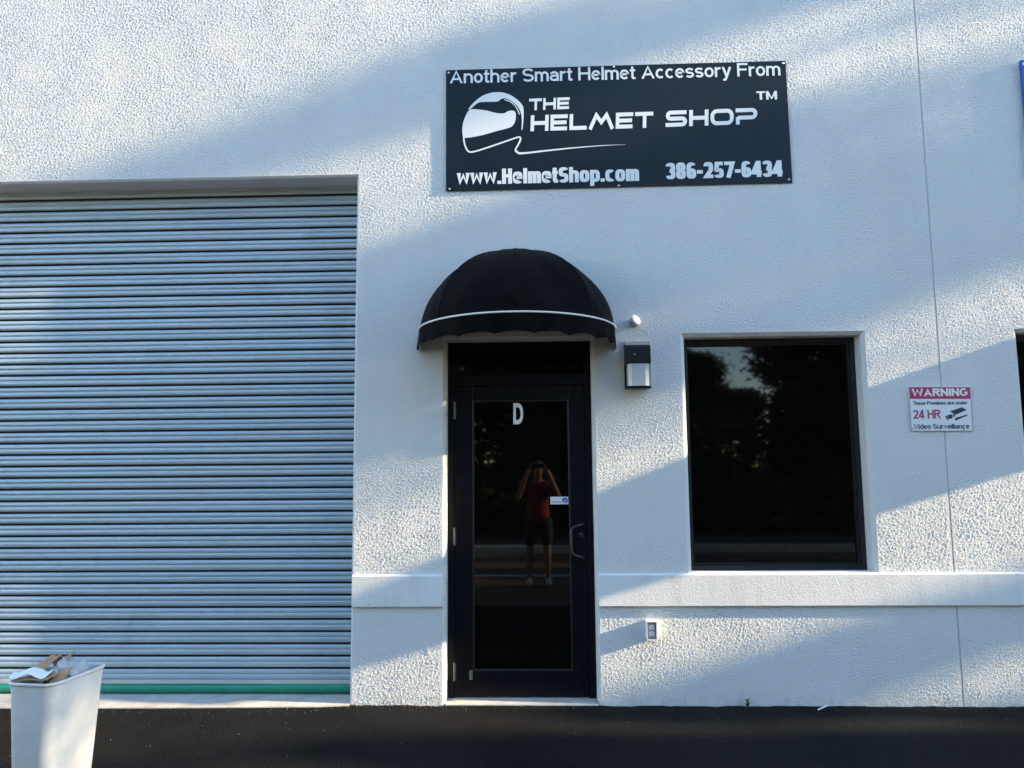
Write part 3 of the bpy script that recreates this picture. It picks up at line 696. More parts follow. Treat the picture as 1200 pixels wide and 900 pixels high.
# ------------------------------------------------------------------ warning sign
wo = (2.742, 0, 1.789)
ws = empty('warning_sign', wo, 'small white and red surveillance warning sign over the wall joint', 'sign')
wp = lambda p: W(1050+p[0]/11.25, 440+p[1]/11.25)
bm = bmesh.new(); prism(bm, [wp((195, 735)), wp((1005, 735)), wp((968, 150)), wp((160, 150))], -0.008, -0.003); obj('panel', shift(bm, wo), M['sign_white'], ws)
bm = bmesh.new(); prism(bm, [wp((174, 310)), wp((976, 310)), wp((966, 156)), wp((165, 156))], -0.0088, -0.008); obj('header', shift(bm, wo), M['sign_red'], ws)
bm = bmesh.new()
for a, b in (((172, 312), (195, 730)), ((198, 731), (1000, 731)), ((978, 312), (1003, 730))): ribbon(bm, [wp(a), wp(b)], 0.0022, -0.0086, -0.008)
obj('border', shift(bm, wo), M['print_dark'], ws)
def wt(body, x0, x1, base, top, bold, m_, y=-0.0094):
    (xa, za), (xb, _) = wp((x0, base)), wp((x1, base)); lettering('lettering', body, xa, xb, za, wp((x0, top))[1]-za, y, m_, ws, bold, 0.0, 0.0006, wo)
wt('WARNING', 205, 938, 278, 178, 'bold', M['vinyl_white'], -0.0098)
wt('These Premises are under', 215, 935, 390, 342, 'medium', M['print_dark'])
wt('24 HR', 222, 580, 572, 455, 'medium', M['sign_red'])
wt('.Video Surveillance', 212, 960, 708, 642, 'plain', M['print_dark'])
bm = bmesh.new()
prism(bm, [wp(p) for p in ((700, 475), (855, 420), (925, 455), (775, 520))], -0.0092, -0.008)
prism(bm, [wp(p) for p in ((775, 560), (930, 515), (930, 530), (790, 590), (765, 595))], -0.0092, -0.008)
prism(bm, [wp(p) for p in ((672, 525), (700, 515), (735, 520), (742, 545), (720, 572), (690, 570), (672, 550))], -0.0092, -0.008)
prism(bm, [wp(p) for p in ((642, 535), (660, 530), (672, 560), (690, 582), (672, 588), (650, 560))], -0.0092, -0.008)
prism(bm, [wp(p) for p in ((740, 505), (768, 520), (766, 552), (750, 540))], -0.0091, -0.008)
obj('camera_pictogram', shift(bm, wo), M['print_dark'], ws)
for p in ((180, 165), (955, 165), (215, 700), (885, 715)):
    x, z = wp(p); bm = bmesh.new(); tube(bm, [(x, 0.004, z), (x, -0.0105, z)], 0.0035, 10); obj('screw', shift(bm, wo), M['print_dark'], ws)

# ---- letter and sticker on the door glass
GY = LY+0.018
(xa, za), (xb, _), (_, zc) = W(601.6, 497.2, GY), W(613.2, 497.2, GY), W(601.6, 472.4, GY)
lettering('lettering', 'D', xa, xb, za, zc-za, GY-0.0012, M['vinyl_white'], door, 'bold', 0.0, 0.001)
(xa, za), (xb, zb_) = W(645, 591, GY), W(666, 582, GY)
bm = bmesh.new(); box(bm, xa, xb, GY-0.0010, GY-0.0003, za, zb_); st_ = obj('sticker', bm, M['sign_white'], door); st_['label'] = 'small white sticker with a round blue emblem'
bm = bmesh.new(); cx = xb-0.024; cz = (za+zb_)/2; prism(bm, [(cx+0.019*math.cos(a), cz+0.019*math.sin(a)) for a in np.linspace(0, 2*math.pi, 20, endpoint=False)], GY-0.0014, GY-0.0010)
box(bm, xa+0.008, cx-0.026, GY-0.0014, GY-0.0010, cz-0.013, cz-0.008); obj('print', bm, M['print_blue'], st_)
bm = bmesh.new(); ribbon(bm, [(cx-0.010, cz-0.004), (cx-0.002, cz-0.009), (cx+0.008, cz+0.007)], 0.005, GY-0.0017, GY-0.0014); obj('print', bm, M['sign_white'], st_)

# ------------------------------------------------------------------ dome awnings
def awning(xc, label, group):
    a, p, zr, h, vd = 0.680, 0.68, 2.516, 0.565, 0.135
    root = empty('dome_awning', (xc, 0, zr-vd), label, 'awning', group); org = Vector((0, 0, zr-vd))
    def rib(th, ph): return Vector((a*math.sin(th)*math.cos(ph), -p*math.cos(th)*math.cos(ph)-0.002, zr+h*math.sin(ph)))
    ribs = [R(t) for t in (-90, -46, 0, 46, 90)]; nu, nv = 12, 18
    for k in range(4):
        bm = bmesh.new(); g = []
        for j in range(nv+1):
            ph = R(90)*j/nv*0.985; row = []
            for i in range(nu+1):
                t = i/nu; th = ribs[k]*(1-t)+ribs[k+1]*t
                ch = rib(ribs[k], ph)*(1-t)+rib(ribs[k+1], ph)*t; ar = rib(th, ph)
                f = 0.88*math.sin(math.pi*j/nv)**0.5 if 0 < j < nv else 0.0
                q_ = ar.lerp(ch, f)
                q_ += Vector((math.sin(th), -math.cos(th), 0.4))*0.004*math.sin(9*t+k*2+j*0.5)*math.sin(math.pi*t)
                row.append(bm.verts.new(q_-org))
            g.append(row)
        for j in range(nv):
            for i in range(nu): bm.faces.new((g[j][i], g[j][i+1], g[j+1][i+1], g[j+1][i]))
        obj('canvas_panel', bm, M['canvas'], root, smooth=True)
        if k < 3:
            bm = bmesh.new(); tube(bm, [rib(ribs[k+1], R(90)*j/14*0.98)*1.0-org+Vector((0, -0.0005, 0.0005)) for j in range(15)], 0.003, 6); obj('seam', bm, M['canvas'], root, smooth=True)
    # scalloped valance
    bm = bmesh.new(); n_ = 150; top, mid, bot = [], [], []; sc = 9
    for i in range(n_+1):
        th = R(-90+180*i/n_); c = Vector((a*math.sin(th), -p*math.cos(th)-0.002, 0)); nrm = Vector((math.sin(th)/a, -math.cos(th)/p, 0)).normalized()
        ph_ = (i/n_*sc) % 1.0; dz = vd-0.022*math.sin(math.pi*ph_)**0.8 if 0 < ph_ < 1 else vd
        wv_ = 0.010*math.sin(i*0.42)+0.006*math.sin(i*0.17+1)
        top.append(bm.verts.new(c+Vector((0, 0, vd)))); mid.append(bm.verts.new(c+nrm*(0.004+wv_*0.5)+Vector((0, 0, vd*0.5)))); bot.append(bm.verts.new(c+nrm*(0.004+wv_)+Vector((0, 0, vd-dz))))
    for i in range(n_):
        bm.faces.new((top[i], top[i+1], mid[i+1], mid[i])); bm.faces.new((mid[i], mid[i+1], bot[i+1], bot[i]))
    obj('valance', bm, M['canvas'], root, smooth=True)
    bm = bmesh.new(); tube(bm, [Vector((a*math.sin(R(t))*1.006, -p*math.cos(R(t))*1.006-0.003, vd)) for t in np.linspace(-89.5, 89.5, 60)], 0.0065, 8); obj('piping', bm, M['white_trim'], root, smooth=True)
    # frame: base hoop, wall hoop, ribs
    bm = bmesh.new(); s_ = 0.965
    tube(bm, [Vector((a*s_*math.sin(R(t)), -p*s_*math.cos(R(t))-0.006, vd+0.004)) for t in np.linspace(-90, 90, 40)], 0.011, 8)
    tube(bm, [(-a*s_, -0.014, vd+0.004), (a*s_, -0.014, vd+0.004)], 0.011, 8)
    for t in ribs[1:4]:
        rp = [rib(t, R(90)*j/12*0.95)-org for j in range(13)]
        tube(bm, [Vector((q_.x*0.955, q_.y*0.955-0.004, vd+0.004+(q_.z-vd)*0.945)) for q_ in rp], 0.009, 8)
    obj('frame', bm, M['frame_tube'], root, smooth=True)
    return root
awning(-0.133, 'black dome awning with white piping over the glazed entry door', 'dome awnings over the doors')
awning(-0.133+NDX-0.03, 'black dome awning over the next unit, beyond the right picture edge', 'dome awnings over the doors')

# ------------------------------------------------------------------ wall lamp
(lx0, lz1), (lx1, lz0) = W(731, 408, -0.08), W(762, 455, -0.08)
lx0, lx1 = 0.605, 0.775; lz0, lz1 = 2.095, 2.405
lo = (0.69, 0, lz0)
lm = empty('wall_lamp', lo, 'black wall pack lamp with clear prismatic lens right of the awning', 'wall lamp')
bm = bmesh.new(); box(bm, 0.612, 0.792, -0.028, 0.0, 2.13, 2.432, 0.003); obj('back_plate', shift(bm, lo), M['lamp_plate'], lm)
bm = bmesh.new()
xprism(bm, [(-0.028, lz0), (-0.060, lz0), (-0.060, 2.262), (-0.140, 2.262), (-0.128, 2.375), (-0.095, lz1-0.01), (-0.028, lz1-0.005)], lx0, lx1)
box(bm, lx0, lx1, -0.132, -0.0595, lz0, lz0+0.014)
bmesh.ops.bevel(bm, geom=[e for e in bm.edges], offset=0.003, segments=2, affect='EDGES')
obj('housing', shift(bm, lo), M['lamp_black'], lm)
bm = bmesh.new()
pl_ = [(lx0+0.012, -0.061), (lx0+0.016, -0.118), (lx0+0.040, -0.136), (lx1-0.040, -0.136), (lx1-0.012, -0.118), (lx1-0.004, -0.061)]
va = [bm.verts.new((x, y, lz0+0.015)) for x, y in pl_]; vb = [bm.verts.new((x, y, 2.261)) for x, y in pl_]
bm.faces.new(va); bm.faces.new(vb[::-1])
for i in range(6): bm.faces.new((va[i], vb[i], vb[(i+1) % 6], va[(i+1) % 6]))
obj('lens', shift(bm, lo), M['lens'], lm)
bm = bmesh.new(); tube(bm, [(0.665, -0.130, 2.325), (0.665, -0.140, 2.324)], 0.006, 10); obj('photocell', shift(bm, lo), M['grey_plastic'], lm)
# small round sensor above it
x, z = W(743.5, 377.5); se = empty('motion_sensor', (x, 0, z), 'small tilted white sensor disc above the wall lamp', 'sensor')
bm = bmesh.new(); tube(bm, [(0, 0.002, -0.004), (0, -0.012, -0.004)], 0.032, 18); tube(bm, [(0, -0.012, -0.004), (-0.004, -0.035, 0.0)], 0.012, 10); obj('base', bm, M['grey_plastic'], se)
bm = bmesh.new(); d_ = Vector((0.55, -0.65, 0.35)).normalized(); c_ = Vector((0.0, -0.045, 0.004))
tube(bm, [c_-d_*0.016, c_-d_*0.012, c_+d_*0.010, c_+d_*0.016], [0.030, 0.038, 0.040, 0.034], 22); o = obj('head', bm, M['white_plastic'], se); smooth_angle(o, 30)
# weatherproof socket
x, z = 0.742, 0.428; oo = empty('power_outlet', (x, 0, z), 'white surface socket box low on the wall below the band', 'outlet')
hw, hh = 0.035, 0.122
bm = bmesh.new(); t_ = 0.006; y0, y1 = -0.062, 0.0
for a in ((-hw, -hw+t_, 0, hh), (hw-t_, hw, 0, hh), (-hw+t_, hw-t_, 0, t_), (-hw+t_, hw-t_, hh-t_, hh)): box(bm, a[0], a[1], y0, y1, a[2], a[3])
box(bm, -hw+t_, hw-t_, -0.012, -0.002, t_, hh-t_); obj('box', bm, M['white_plastic'], oo)
bm = bmesh.new(); box(bm, -hw+0.010, hw-0.010, -0.046, -0.040, 0.012, hh-0.012, 0.002); obj('cover_plate', bm, M['grey_plastic'], oo)
for dz in (0.040, 0.082):
    bm = bmesh.new(); prism(bm, rr(0.034, 0.030, 0.012, 4, -0.017, dz-0.015), -0.052, -0.046); f_ = obj('receptacle', bm, M['white_plastic'], oo)
    bm = bmesh.new()
    for dx in (-0.007, 0.006): box(bm, dx-0.0012, dx+0.0012, -0.0526, -0.052, dz-0.002, dz+0.007)
    box(bm, -0.0025, 0.0025, -0.0526, -0.052, dz-0.010, dz-0.005); obj('slot', bm, M['print_dark'], f_)

# ------------------------------------------------------------------ bin
BX, BY, BZ, BR, BH = -2.285, -1.575, gz(-1.575)+0.002, R(-7), 0.655
bn = empty('waste_bin', (BX, BY, BZ), 'scuffed white plastic waste bin full of cardboard in front of the roller door', 'waste bin'); bn.rotation_euler.z = BR
def rrect(bm, w, d, r, z, n=6): return [bm.verts.new((p[0], p[1], z)) for p in rr(w, d, r, n, -w/2, -d/2)]
def loft(bm, secs, cap0=False, cap1=False):
    rs = [rrect(bm, *s) for s in secs]; n_ = len(rs[0])
    for i in range(len(rs)-1):
        for k in range(n_): bm.faces.new((rs[i][k], rs[i][(k+1) % n_], rs[i+1][(k+1) % n_], rs[i+1][k]))
    if cap0: bm.faces.new(rs[0][::-1])
    if cap1: bm.faces.new(rs[-1])
bw, bd = 0.246, 0.378
bm = bmesh.new()
loft(bm, [(bw*.74, bd*.78, .05, 0.0), (bw*.76, bd*.80, .05, 0.006), (bw*.965, bd*.965, .055, BH-0.045), (bw*.98, bd*.98, .056, BH-0.030), (bw*.985, bd*.985, .056, BH-0.014),
          (bw*.945, bd*.965, .05, BH-0.014), (bw*.925, bd*.945, .05, BH-0.06), (bw*.70, bd*.74, .045, 0.02)], True, True)
o = obj('body', bm, M['bin'], bn); smooth_angle(o, 40)
bm = bmesh.new()
loft(bm, [(bw*.99, bd*.99, .057, BH-0.016), (bw*1.035, bd*1.02, .06, BH-0.012), (bw*1.045, bd*1.03, .061, BH-0.003), (bw*1.03, bd*1.02, .06, BH), (bw*.96, bd*.975, .052, BH), (bw*.94, bd*.96, .05, BH-0.013)])
o = obj('rim', bm, M['bin'], bn); smooth_angle(o, 50)
def bl(x, y, z):                                              # bin-local to world
    c, s = math.cos(BR), math.sin(BR); return Vector((BX+x*c-y*s, BY+x*s+y*c, BZ+z))
def bent_sheet(name, label, cat, pts_left, pts_right, th, m_, wob=0.006, group=None):
    """sheet lofted between two matching polylines (bin-local)"""
    n_ = 10; bm = bmesh.new(); A_ = smooth_poly([tuple(p) for p in pts_left], 5, False) if False else pts_left
    rows = []; base = bl(*pts_left[0])
    for a, b in zip(pts_left, pts_right):
        a, b = bl(*a), bl(*b); rows.append([a.lerp(b, i/n_)+Vector((0, 0, wob*math.sin(i*0.8+a.x*40)+random.uniform(-.001, .001))) for i in range(n_+1)])
    V0 = [[bm.verts.new(p-base) for p in r] for r in rows]
    for i in range(len(rows)-1):
        for j in range(n_): bm.faces.new((V0[i][j], V0[i][j+1], V0[i+1][j+1], V0[i+1][j]))
    bmesh.ops.recalc_face_normals(bm, faces=bm.faces)
    bmesh.ops.solidify(bm, geom=list(bm.faces), thickness=th)
    o = obj(name, bm, m_); o.location = base; tag(o, label, cat, group); return o
gbin = 'rubbish in the bin'
bent_sheet('cardboard_flap', 'brown cardboard flap sticking up highest from the bin', 'cardboard', [(-.060, -.06, BH-.08), (-.035, -.01, BH+.015), (.005, .03, BH+.060), (.040, .05, BH+.088)], [(-.020, -.10, BH-.08), (.0, -.05, BH+.005), (.030, -.005, BH+.045), (.055, .02, BH+.095)], .005, M['cardboard'], .001, gbin)
bent_sheet('cardboard_carton', 'folded brown cardboard carton leaning at the back of the bin', 'cardboard', [(-.105, .10, BH-.12), (-.100, .09, BH+.01), (-.096, .05, BH+.062), (-.100, -.06, BH+.030)], [(-.03, .10, BH-.12), (-.028, .09, BH+.02), (-.026, .04, BH+.070), (-.04, -.07, BH+.026)], .005, M['cardboard'], .002, gbin)
bent_sheet('cardboard_sheet', 'brown cardboard edge lying under the white paper in the bin', 'cardboard', [(-.105, -.165, BH-.004), (-.110, -.10, BH+.000), (-.108, .0, BH-.04)], [(.065, -.155, BH+.010), (.075, -.09, BH+.022), (.06, .01, BH-.02)], .005, M['cardboard'], .004, gbin)
bent_sheet('paper_sheet', 'crumpled white paper lying over the front of the bin', 'paper', [(-.115, -.168, BH+.020), (-.118, -.14, BH+.040), (-.110, -.10, BH+.030)], [(.050, -.150, BH+.022), (.062, -.115, BH+.046), (.060, -.08, BH+.030)], .0015, M['paper'], .011, gbin)
bent_sheet('cardboard_scrap', 'small tan cardboard scrap at the right side of the bin', 'cardboard', [(.050, -.13, BH-.03), (.054, -.09, BH+.010), (.056, -.04, BH+.028)], [(.098, -.11, BH-.03), (.098, -.06, BH+.010), (.086, -.02, BH+.028)], .004, M['cardboard'], .002, gbin)
bm = bmesh.new(); bmesh.ops.create_icosphere(bm, subdivisions=5, radius=1.0)
for v_ in bm.verts:
    n_ = v_.co.normalized(); f = 1+0.13*math.sin(5*n_.x+3*n_.y)*math.sin(4*n_.z+1)+0.07*math.sin(13*n_.x+7*n_.z)*math.sin(11*n_.y)+0.035*abs(math.sin(23*n_.x-17*n_.y+9*n_.z))
    v_.co = Vector((n_.x*0.078*f, n_.y*0.105*f, n_.z*0.075*f))
o = obj('plastic_bag', bm, M['plastic_bag'], smooth=True); o.location = bl(.020, .045, BH-.022); tag(o, 'crumpled clear plastic bag bulging out of the bin', 'plastic bag', gbin)

# ------------------------------------------------------------------ small things on the ground
x, z = W(937, 829); bm = bmesh.new(); tube(bm, [(-0.045, -0.040, 0.004), (0.045, 0.040, 0.006)], 0.0045, 8)
o = obj('cigarette_butt', bm, M['paper']); o.location = (1.83, -0.062, 0.0005); tag(o, 'thin white paper stick lying at the wall foot', 'litter')
wx = W(875, 822)[0]; wr = empty('weed', (wx, -0.012, -0.004), 'tiny green weed growing at the wall foot', 'weed')
bm = bmesh.new()
for i in range(34):
    a = random.uniform(0, 6.28); t = random.uniform(0.2, 1); b_ = Vector((random.uniform(-.008, .008), random.uniform(-.012, 0), 0.05*t*random.random())); d = Vector((math.cos(a)*0.7, -abs(math.sin(a))*0.6, random.uniform(0.3, 1.3))).normalized()*random.uniform(.012, .030); s_ = d.cross(Vector((0.3, 0.5, 0.8))).normalized()*0.005
    bm.faces.new([bm.verts.new(p) for p in (b_, b_+d*0.5+s_, b_+d, b_+d*0.5-s_)])
obj('leaves', bm, M['oak_leaf'], wr)
bm = bmesh.new(); tube(bm, [(0, 0, 0), (0.002, -0.002, 0.02), (0.001, -0.004, 0.045)], [0.002, 0.0016, 0.001], 6); obj('stem', bm, M['oak_leaf'], wr)

gv = []; gf = []
for i in range(420):
    x = random.uniform(-4.2, 4.0); y = -abs(random.gauss(0, 0.05))-0.006 if i % 3 else -random.uniform(0.02, 1.3); r_ = random.uniform(0.0012, 0.0042)*(1.3 if i % 9 == 0 else 1)
    if x < GX1: y -= 0.07
    b0 = len(gv); z = gz(y)+r_*0.3
    gv += [(x+r_*random.uniform(.7, 1.3), y, z), (x-r_, y+r_*.3, z), (x, y+r_, z), (x, y-r_*random.uniform(.7, 1.2), z), (x+r_*.2, y, z+r_), (x, y, z-r_)]
    gf += [tuple(b0+k for k in f) for f in ((0, 2, 4), (2, 1, 4), (1, 3, 4), (3, 0, 4), (2, 0, 5), (1, 2, 5), (3, 1, 5), (0, 3, 5))]
me = bpy.data.meshes.new('grit'); me.from_pydata(gv, [], gf); me.materials.append(M['grit'])
tag(obj('grit', me, None), 'pale grit scattered on the asphalt along the wall foot', 'grit', kind='stuff')
# ------------------------------------------------------------------ trees
def leaf_mesh(name, clumps, size, m_, seed=0):
    """clumps: (centre, radii, count); leaves are small folded quads"""
    g = np.random.default_rng(seed); C, Rr = [], []
    for c, r, n_ in clumps:
        d = g.normal(size=(n_, 3)); d /= np.linalg.norm(d, axis=1)[:, None]
        rad = g.random(n_)**0.42; rad[:n_//6] = np.abs(g.normal(0.9, 0.28, n_//6))
        C.append(np.array(c)+d*np.array(r)*rad[:, None])
    C = np.concatenate(C); n_ = len(C)
    a = g.normal(size=(n_, 3)); a /= np.linalg.norm(a, axis=1)[:, None]; a[:, 2] *= 0.6
    b = np.cross(a, g.normal(size=(n_, 3))); b /= np.linalg.norm(b, axis=1)[:, None]
    s = size*g.uniform(0.6, 1.3, n_)[:, None]
    V_ = np.stack([C-a*s, C+b*s*0.45, C+a*s, C-b*s*0.45], 1).reshape(-1, 3)
    me = bpy.data.meshes.new(name); me.vertices.add(n_*4); me.vertices.foreach_set('co', V_.ravel())
    me.loops.add(n_*4); me.loops.foreach_set('vertex_index', np.arange(n_*4)); me.polygons.add(n_)
    me.polygons.foreach_set('loop_start', np.arange(n_)*4); me.update(); me.validate(); me.materials.append(m_)
    return me
def trunk_bm(h, r, limbs):
    bm = bmesh.new(); tube(bm, [(0.05*math.sin(k*1.3)*k*0.3, 0.04*math.cos(k*1.7)*k*0.3, h*k/8) for k in range(9)], [r*(1.25 if k == 0 else 1-0.09*k) for k in range(9)], 10)
    for z, e in limbs:
        e = Vector(e); s = Vector((0, 0, z)); mid = s.lerp(e, 0.5)+Vector((0, 0, 0.10*(e-s).length)); L_ = (e-s).length
        tube(bm, [s, s.lerp(mid, 0.6), mid, e.lerp(mid, 0.3), e], [r*.42, r*.34, r*.27, r*.16, r*.06], 7)
    return bm
def broadleaf(seed, h, rad, n_, leaf, m_, base_h=0.22):
    g = random.Random(seed); clumps, limbs = [], []
    for i in range(26):
        a = g.uniform(0, 6.283); t = g.random(); zz = h*(base_h+(1-base_h)*t*0.96); rr_ = rad*(0.35+0.65*math.sin(math.pi*min(1, 0.18+0.8*t)))*g.uniform(0.35, 0.95)
        c = (rr_*math.cos(a), rr_*math.sin(a), zz); s = rad*g.uniform(0.26, 0.44)
        clumps.append((c, (s, s, s*0.72), int(n_/26*(s/(rad*0.35))**2))); limbs.append((zz*0.72, c))
    return leaf_mesh('crown', clumps, leaf, m_, seed), obj_mesh(trunk_bm(h*0.86, 0.035*h*0.6, limbs[:14]), 'trunk')
def obj_mesh(bm, name):
    bmesh.ops.recalc_face_normals(bm, faces=bm.faces); me = bpy.data.meshes.new(name); bm.to_mesh(me); bm.free(); me.materials.append(M['bark']); return me
kinds = [broadleaf(3, 9.5, 3.8, 52000, 0.12, M['oak_leaf'], 0.06), broadleaf(5, 8.0, 3.2, 44000, 0.11, M['olive_leaf'], 0.05), broadleaf(8, 12.0, 3.6, 56000, 0.13, M['oak_leaf'], 0.10)]
spots = [(-14, -17, 0, 1.0), (-9.5, -15.5, 1, 1.0), (-5.5, -18, 2, 1.0), (-2.0, -16.0, 0, 1.05), (0.9, -17.0, 1, 1.0), (1.9, -18.5, 0, 0.95), (9.9, -18.3, 2, 0.9), (9.8, -16.0, 1, 0.62), (14.0, -16.5, 0, 1.1), (18.5, -18, 2, 1.0),
         (-7.5, -23, 2, 1.1), (0.5, -23, 2, 1.15), (6.0, -24, 1, 0.74), (12.5, -24, 0, 1.2), (-16, -24, 2, 1.1), (19.5, -25, 0, 1.2), (5.0, -21.0, 1, 0.60), (5.4, -15.6, 1, 0.46)]
desc = ['broad dark oak', 'shorter olive green oak', 'tall narrow oak']
nth = ['leftmost', 'second', 'third', 'fourth', 'fifth', 'sixth', 'seventh', 'eighth', 'ninth', 'rightmost']
fr_ = sorted([i for i in range(len(spots)) if spots[i][1] > -20], key=lambda i: spots[i][0]); bk_ = sorted([i for i in range(len(spots)) if spots[i][1] <= -20], key=lambda i: spots[i][0])
place = {i: f'across the lot, {nth[k] if i != fr_[-1] else "rightmost"} of the front row' for k, i in enumerate(fr_)}
place.update({i: f'across the lot, {nth[k] if i != bk_[-1] else "rightmost"} of the back row' for k, i in enumerate(bk_)})
for i, (x, y, k, s) in enumerate(spots):
    cr, tr = kinds[k]
    root = empty('oak_tree', (x, y, -0.1), f'{desc[k]} {place[i]}', 'tree', 'trees across the lot')
    root.rotation_euler.z = i*1.37; root.scale = (s, s, s)
    for nm, me in (('crown', cr), ('trunk', tr)):
        o = bpy.data.objects.new(nm, me); link(o, root)
# understorey along the verge: nobody could count it
cl = []
g = random.Random(4)
for i in range(110):
    x = -24+48*i/109+g.uniform(-.3, .3); y = g.uniform(-15.5, -12.6); s = g.uniform(0.6, 1.1); cl.append(((x, y, s*0.75-0.1), (s*0.8, s*0.7, s*0.95), 420))
tag(obj('undergrowth', leaf_mesh('undergrowth', cl, 0.085, M['bush_leaf'], 9), None), 'tangled green undergrowth below the trees across the lot', 'undergrowth', kind='stuff')

# trees to the right, between the wall and the low sun: they throw the slanting soft bands
XT = 25.0
def plane(X, z, y=0.0, d=0.0):                                # wall point -> point on the tree plane along the sun ray
    t = XT+d-X; return (XT+d, y-SK*t, z+SM*t)
cl, limbs = [], []
ptx, pty = XT+0.3, -0.4
def branch(q_, x0, x1, thick, dens):
    """foliage that shades wall points with z-SM*x = q_ between x0 and x1"""
    n_ = max(3, int((x1-x0)/1.3)+1)
    for i in range(n_):
        X = x0+(x1-x0)*i/(n_-1); p = plane(X, q_+SM*X); c = (p[0]-ptx+g.uniform(-.5, .5), p[1]-pty, p[2]+g.uniform(-.10, .10))
        cl.append((c, (0.5, 0.16, thick*g.uniform(0.5, 1.25)), int(dens*g.uniform(0.35, 1.15))))
    p = plane((x0+x1)/2, q_+SM*(x0+x1)/2); limbs.append((p[2]-0.5, (0, p[1]-pty, p[2])))
branch(-0.36, -1, 5.5, 0.17, 330)
branch(-1.05, 0, 6, 0.22, 420)
branch(2.30, -12, 6, 0.24, 250)
branch(2.70, -12, 6, 0.30, 300)
branch(3.10, -12, 6, 0.28, 250)
branch(3.45, -9, 1.5, 0.22, 420)
branch(4.72, -6, 1.5, 0.20, 300)
branch(7.1, -6, 4, 0.35, 350)
for i in range(34):                                             # thin outer twigs: a light veil with gaps
    q_ = g.uniform(1.3, 4.3); X = g.uniform(-7, 5); p = plane(X, q_+SM*X)
    cl.append(((p[0]-ptx+g.uniform(-.6, .6), p[1]-pty, p[2]), (0.3, g.uniform(0.08, 0.2), g.uniform(0.06, 0.16)), int(g.uniform(8, 34))))
for i in range(26):                                             # rest of the crown, away from the rays to the wall
    z = g.uniform(7.0, 16.0); a = g.uniform(-0.2, 3.3); rr_ = g.uniform(0.6, 2.6)*(1.2-z/22)
    cl.append(((rr_*math.cos(a), abs(rr_*math.sin(a))+0.2, z), (0.8, 0.6, 0.3), 500))
    limbs.append((z-0.4, (rr_*math.cos(a), abs(rr_*math.sin(a)), z)))
pt = empty('pine_tree', (ptx, pty, -0.13), 'tall pine beyond the right end of the building', 'tree')
obj('crown', leaf_mesh('crown', cl, 0.07, M['pine_leaf'], 21), None, pt); obj('trunk', obj_mesh(trunk_bm(16.5, 0.24, limbs), 'trunk'), None, pt)
# lower trees beside it shade the lot
cl = []
def edge_y(z): return -2.48-0.60*min(max((z-7.3)/1.8, -0.5), 1.2)
for i in range(170):
    yy = g.uniform(-15, -3.4); top = 8.75+0.12*math.sin(yy*1.1); r_ = g.uniform(0.45, 0.7)
    zz = max(0.8, top-r_-abs(g.gauss(0, 1.5))); yy = min(yy, edge_y(zz)-0.45)
    cl.append(((g.uniform(-1.2, 1.2), yy+9, zz), (0.9, 0.5, r_), 420))
for i in range(60):
    z = 1.0+7.5*i/59; cl.append(((g.uniform(-.5, .5), edge_y(z)-0.30+9+g.uniform(-.05, .05), z), (0.6, 0.30, 0.40), 420))
for dy in (-.35, 0, .35): cl.append(((0, -3.95+dy+9, 10.0), (0.5, 0.34, 0.32), 600))
for dy in (-.3, 0, .3):
    for z in (9.0, 9.35, 9.62): cl.append(((0, -3.95+dy+9, z), (0.5, 0.30, 0.25), 33))
tr_ = empty('thicket_tree', (XT+1.5, -9, -0.13), 'wide low tree right of the lot, shading the asphalt', 'tree')
obj('crown', leaf_mesh('crown', cl, 0.11, M['oak_leaf'], 33), None, tr_)
obj('trunk', obj_mesh(trunk_bm(7.4, 0.3, [(3+0.3*k, (g.uniform(-1, 1), -5.5+k*1.0, 6.2+g.uniform(-.6, .6))) for k in range(11)]), 'trunk'), None, tr_)

# ------------------------------------------------------------------ the photographer, seen in the door glass
FG = gz(-5.6)
def skin(name, verts, edges, mat_, parent, sub=2, root=0):
    me = bpy.data.meshes.new(name); me.from_pydata([v[0] for v in verts], edges, [])
    ob = bpy.data.objects.new(name, me); COL.objects.link(ob)
    md = ob.modifiers.new('s', 'SKIN'); md.use_smooth_shade = True
    ob.modifiers.new('d', 'SUBSURF').levels = sub
    for i, v_ in enumerate(verts):
        r = v_[1]; sv = me.skin_vertices[0].data[i]; sv.radius = (r, r) if not isinstance(r, tuple) else r; sv.use_root = (i == root)
    bpy.context.view_layer.update()
    m2 = bpy.data.meshes.new_from_object(ob.evaluated_get(bpy.context.evaluated_depsgraph_get()))
    bpy.data.objects.remove(ob, do_unlink=True)
    for p in m2.polygons: p.use_smooth = True
    m2.materials.clear(); m2.materials.append(mat_)
    o = bpy.data.objects.new(name, m2); link(o, parent); return o
pe = empty('person', (0, -5.62, FG), 'person in red shirt and dark shorts raising a phone, mirrored in the door glass', 'person')
zc = CAM.z-FG                                                  # camera height above the feet
def mir(pts): return [((-p[0][0], p[0][1], p[0][2]), p[1]) for p in pts]
arm = [((.19, .0, 1.43), .058), ((.25, .06, 1.34), .050), ((.305, .16, 1.235), .042), ((.24, .27, 1.38), .040), ((.150, .355, zc-.09), .030), ((.115, .375, zc-.045), .034)]
leg = [((.10, 0, .90), .085), ((.115, .01, .70), .075), ((.125, .02, .48), .055), ((.13, .0, .30), .054), ((.135, -.01, .09), .036), ((.138, .03, .05), .034), ((.142, .11, .035), .030)]
vb_ = [((0, 0, .97), (.15, .11)), ((0, 0, 1.12), (.145, .10)), ((0, -.005, 1.28), (.165, .11)), ((0, 0, 1.42), (.12, .085)), ((0, .01, 1.50), .055), ((0, .03, 1.555), .058),
       ((0, .045, 1.62), (.078, .095)), ((0, .045, 1.70), (.080, .098)), ((0, .035, 1.765), (.055, .070))]
E_ = [(i, i+1) for i in range(8)]
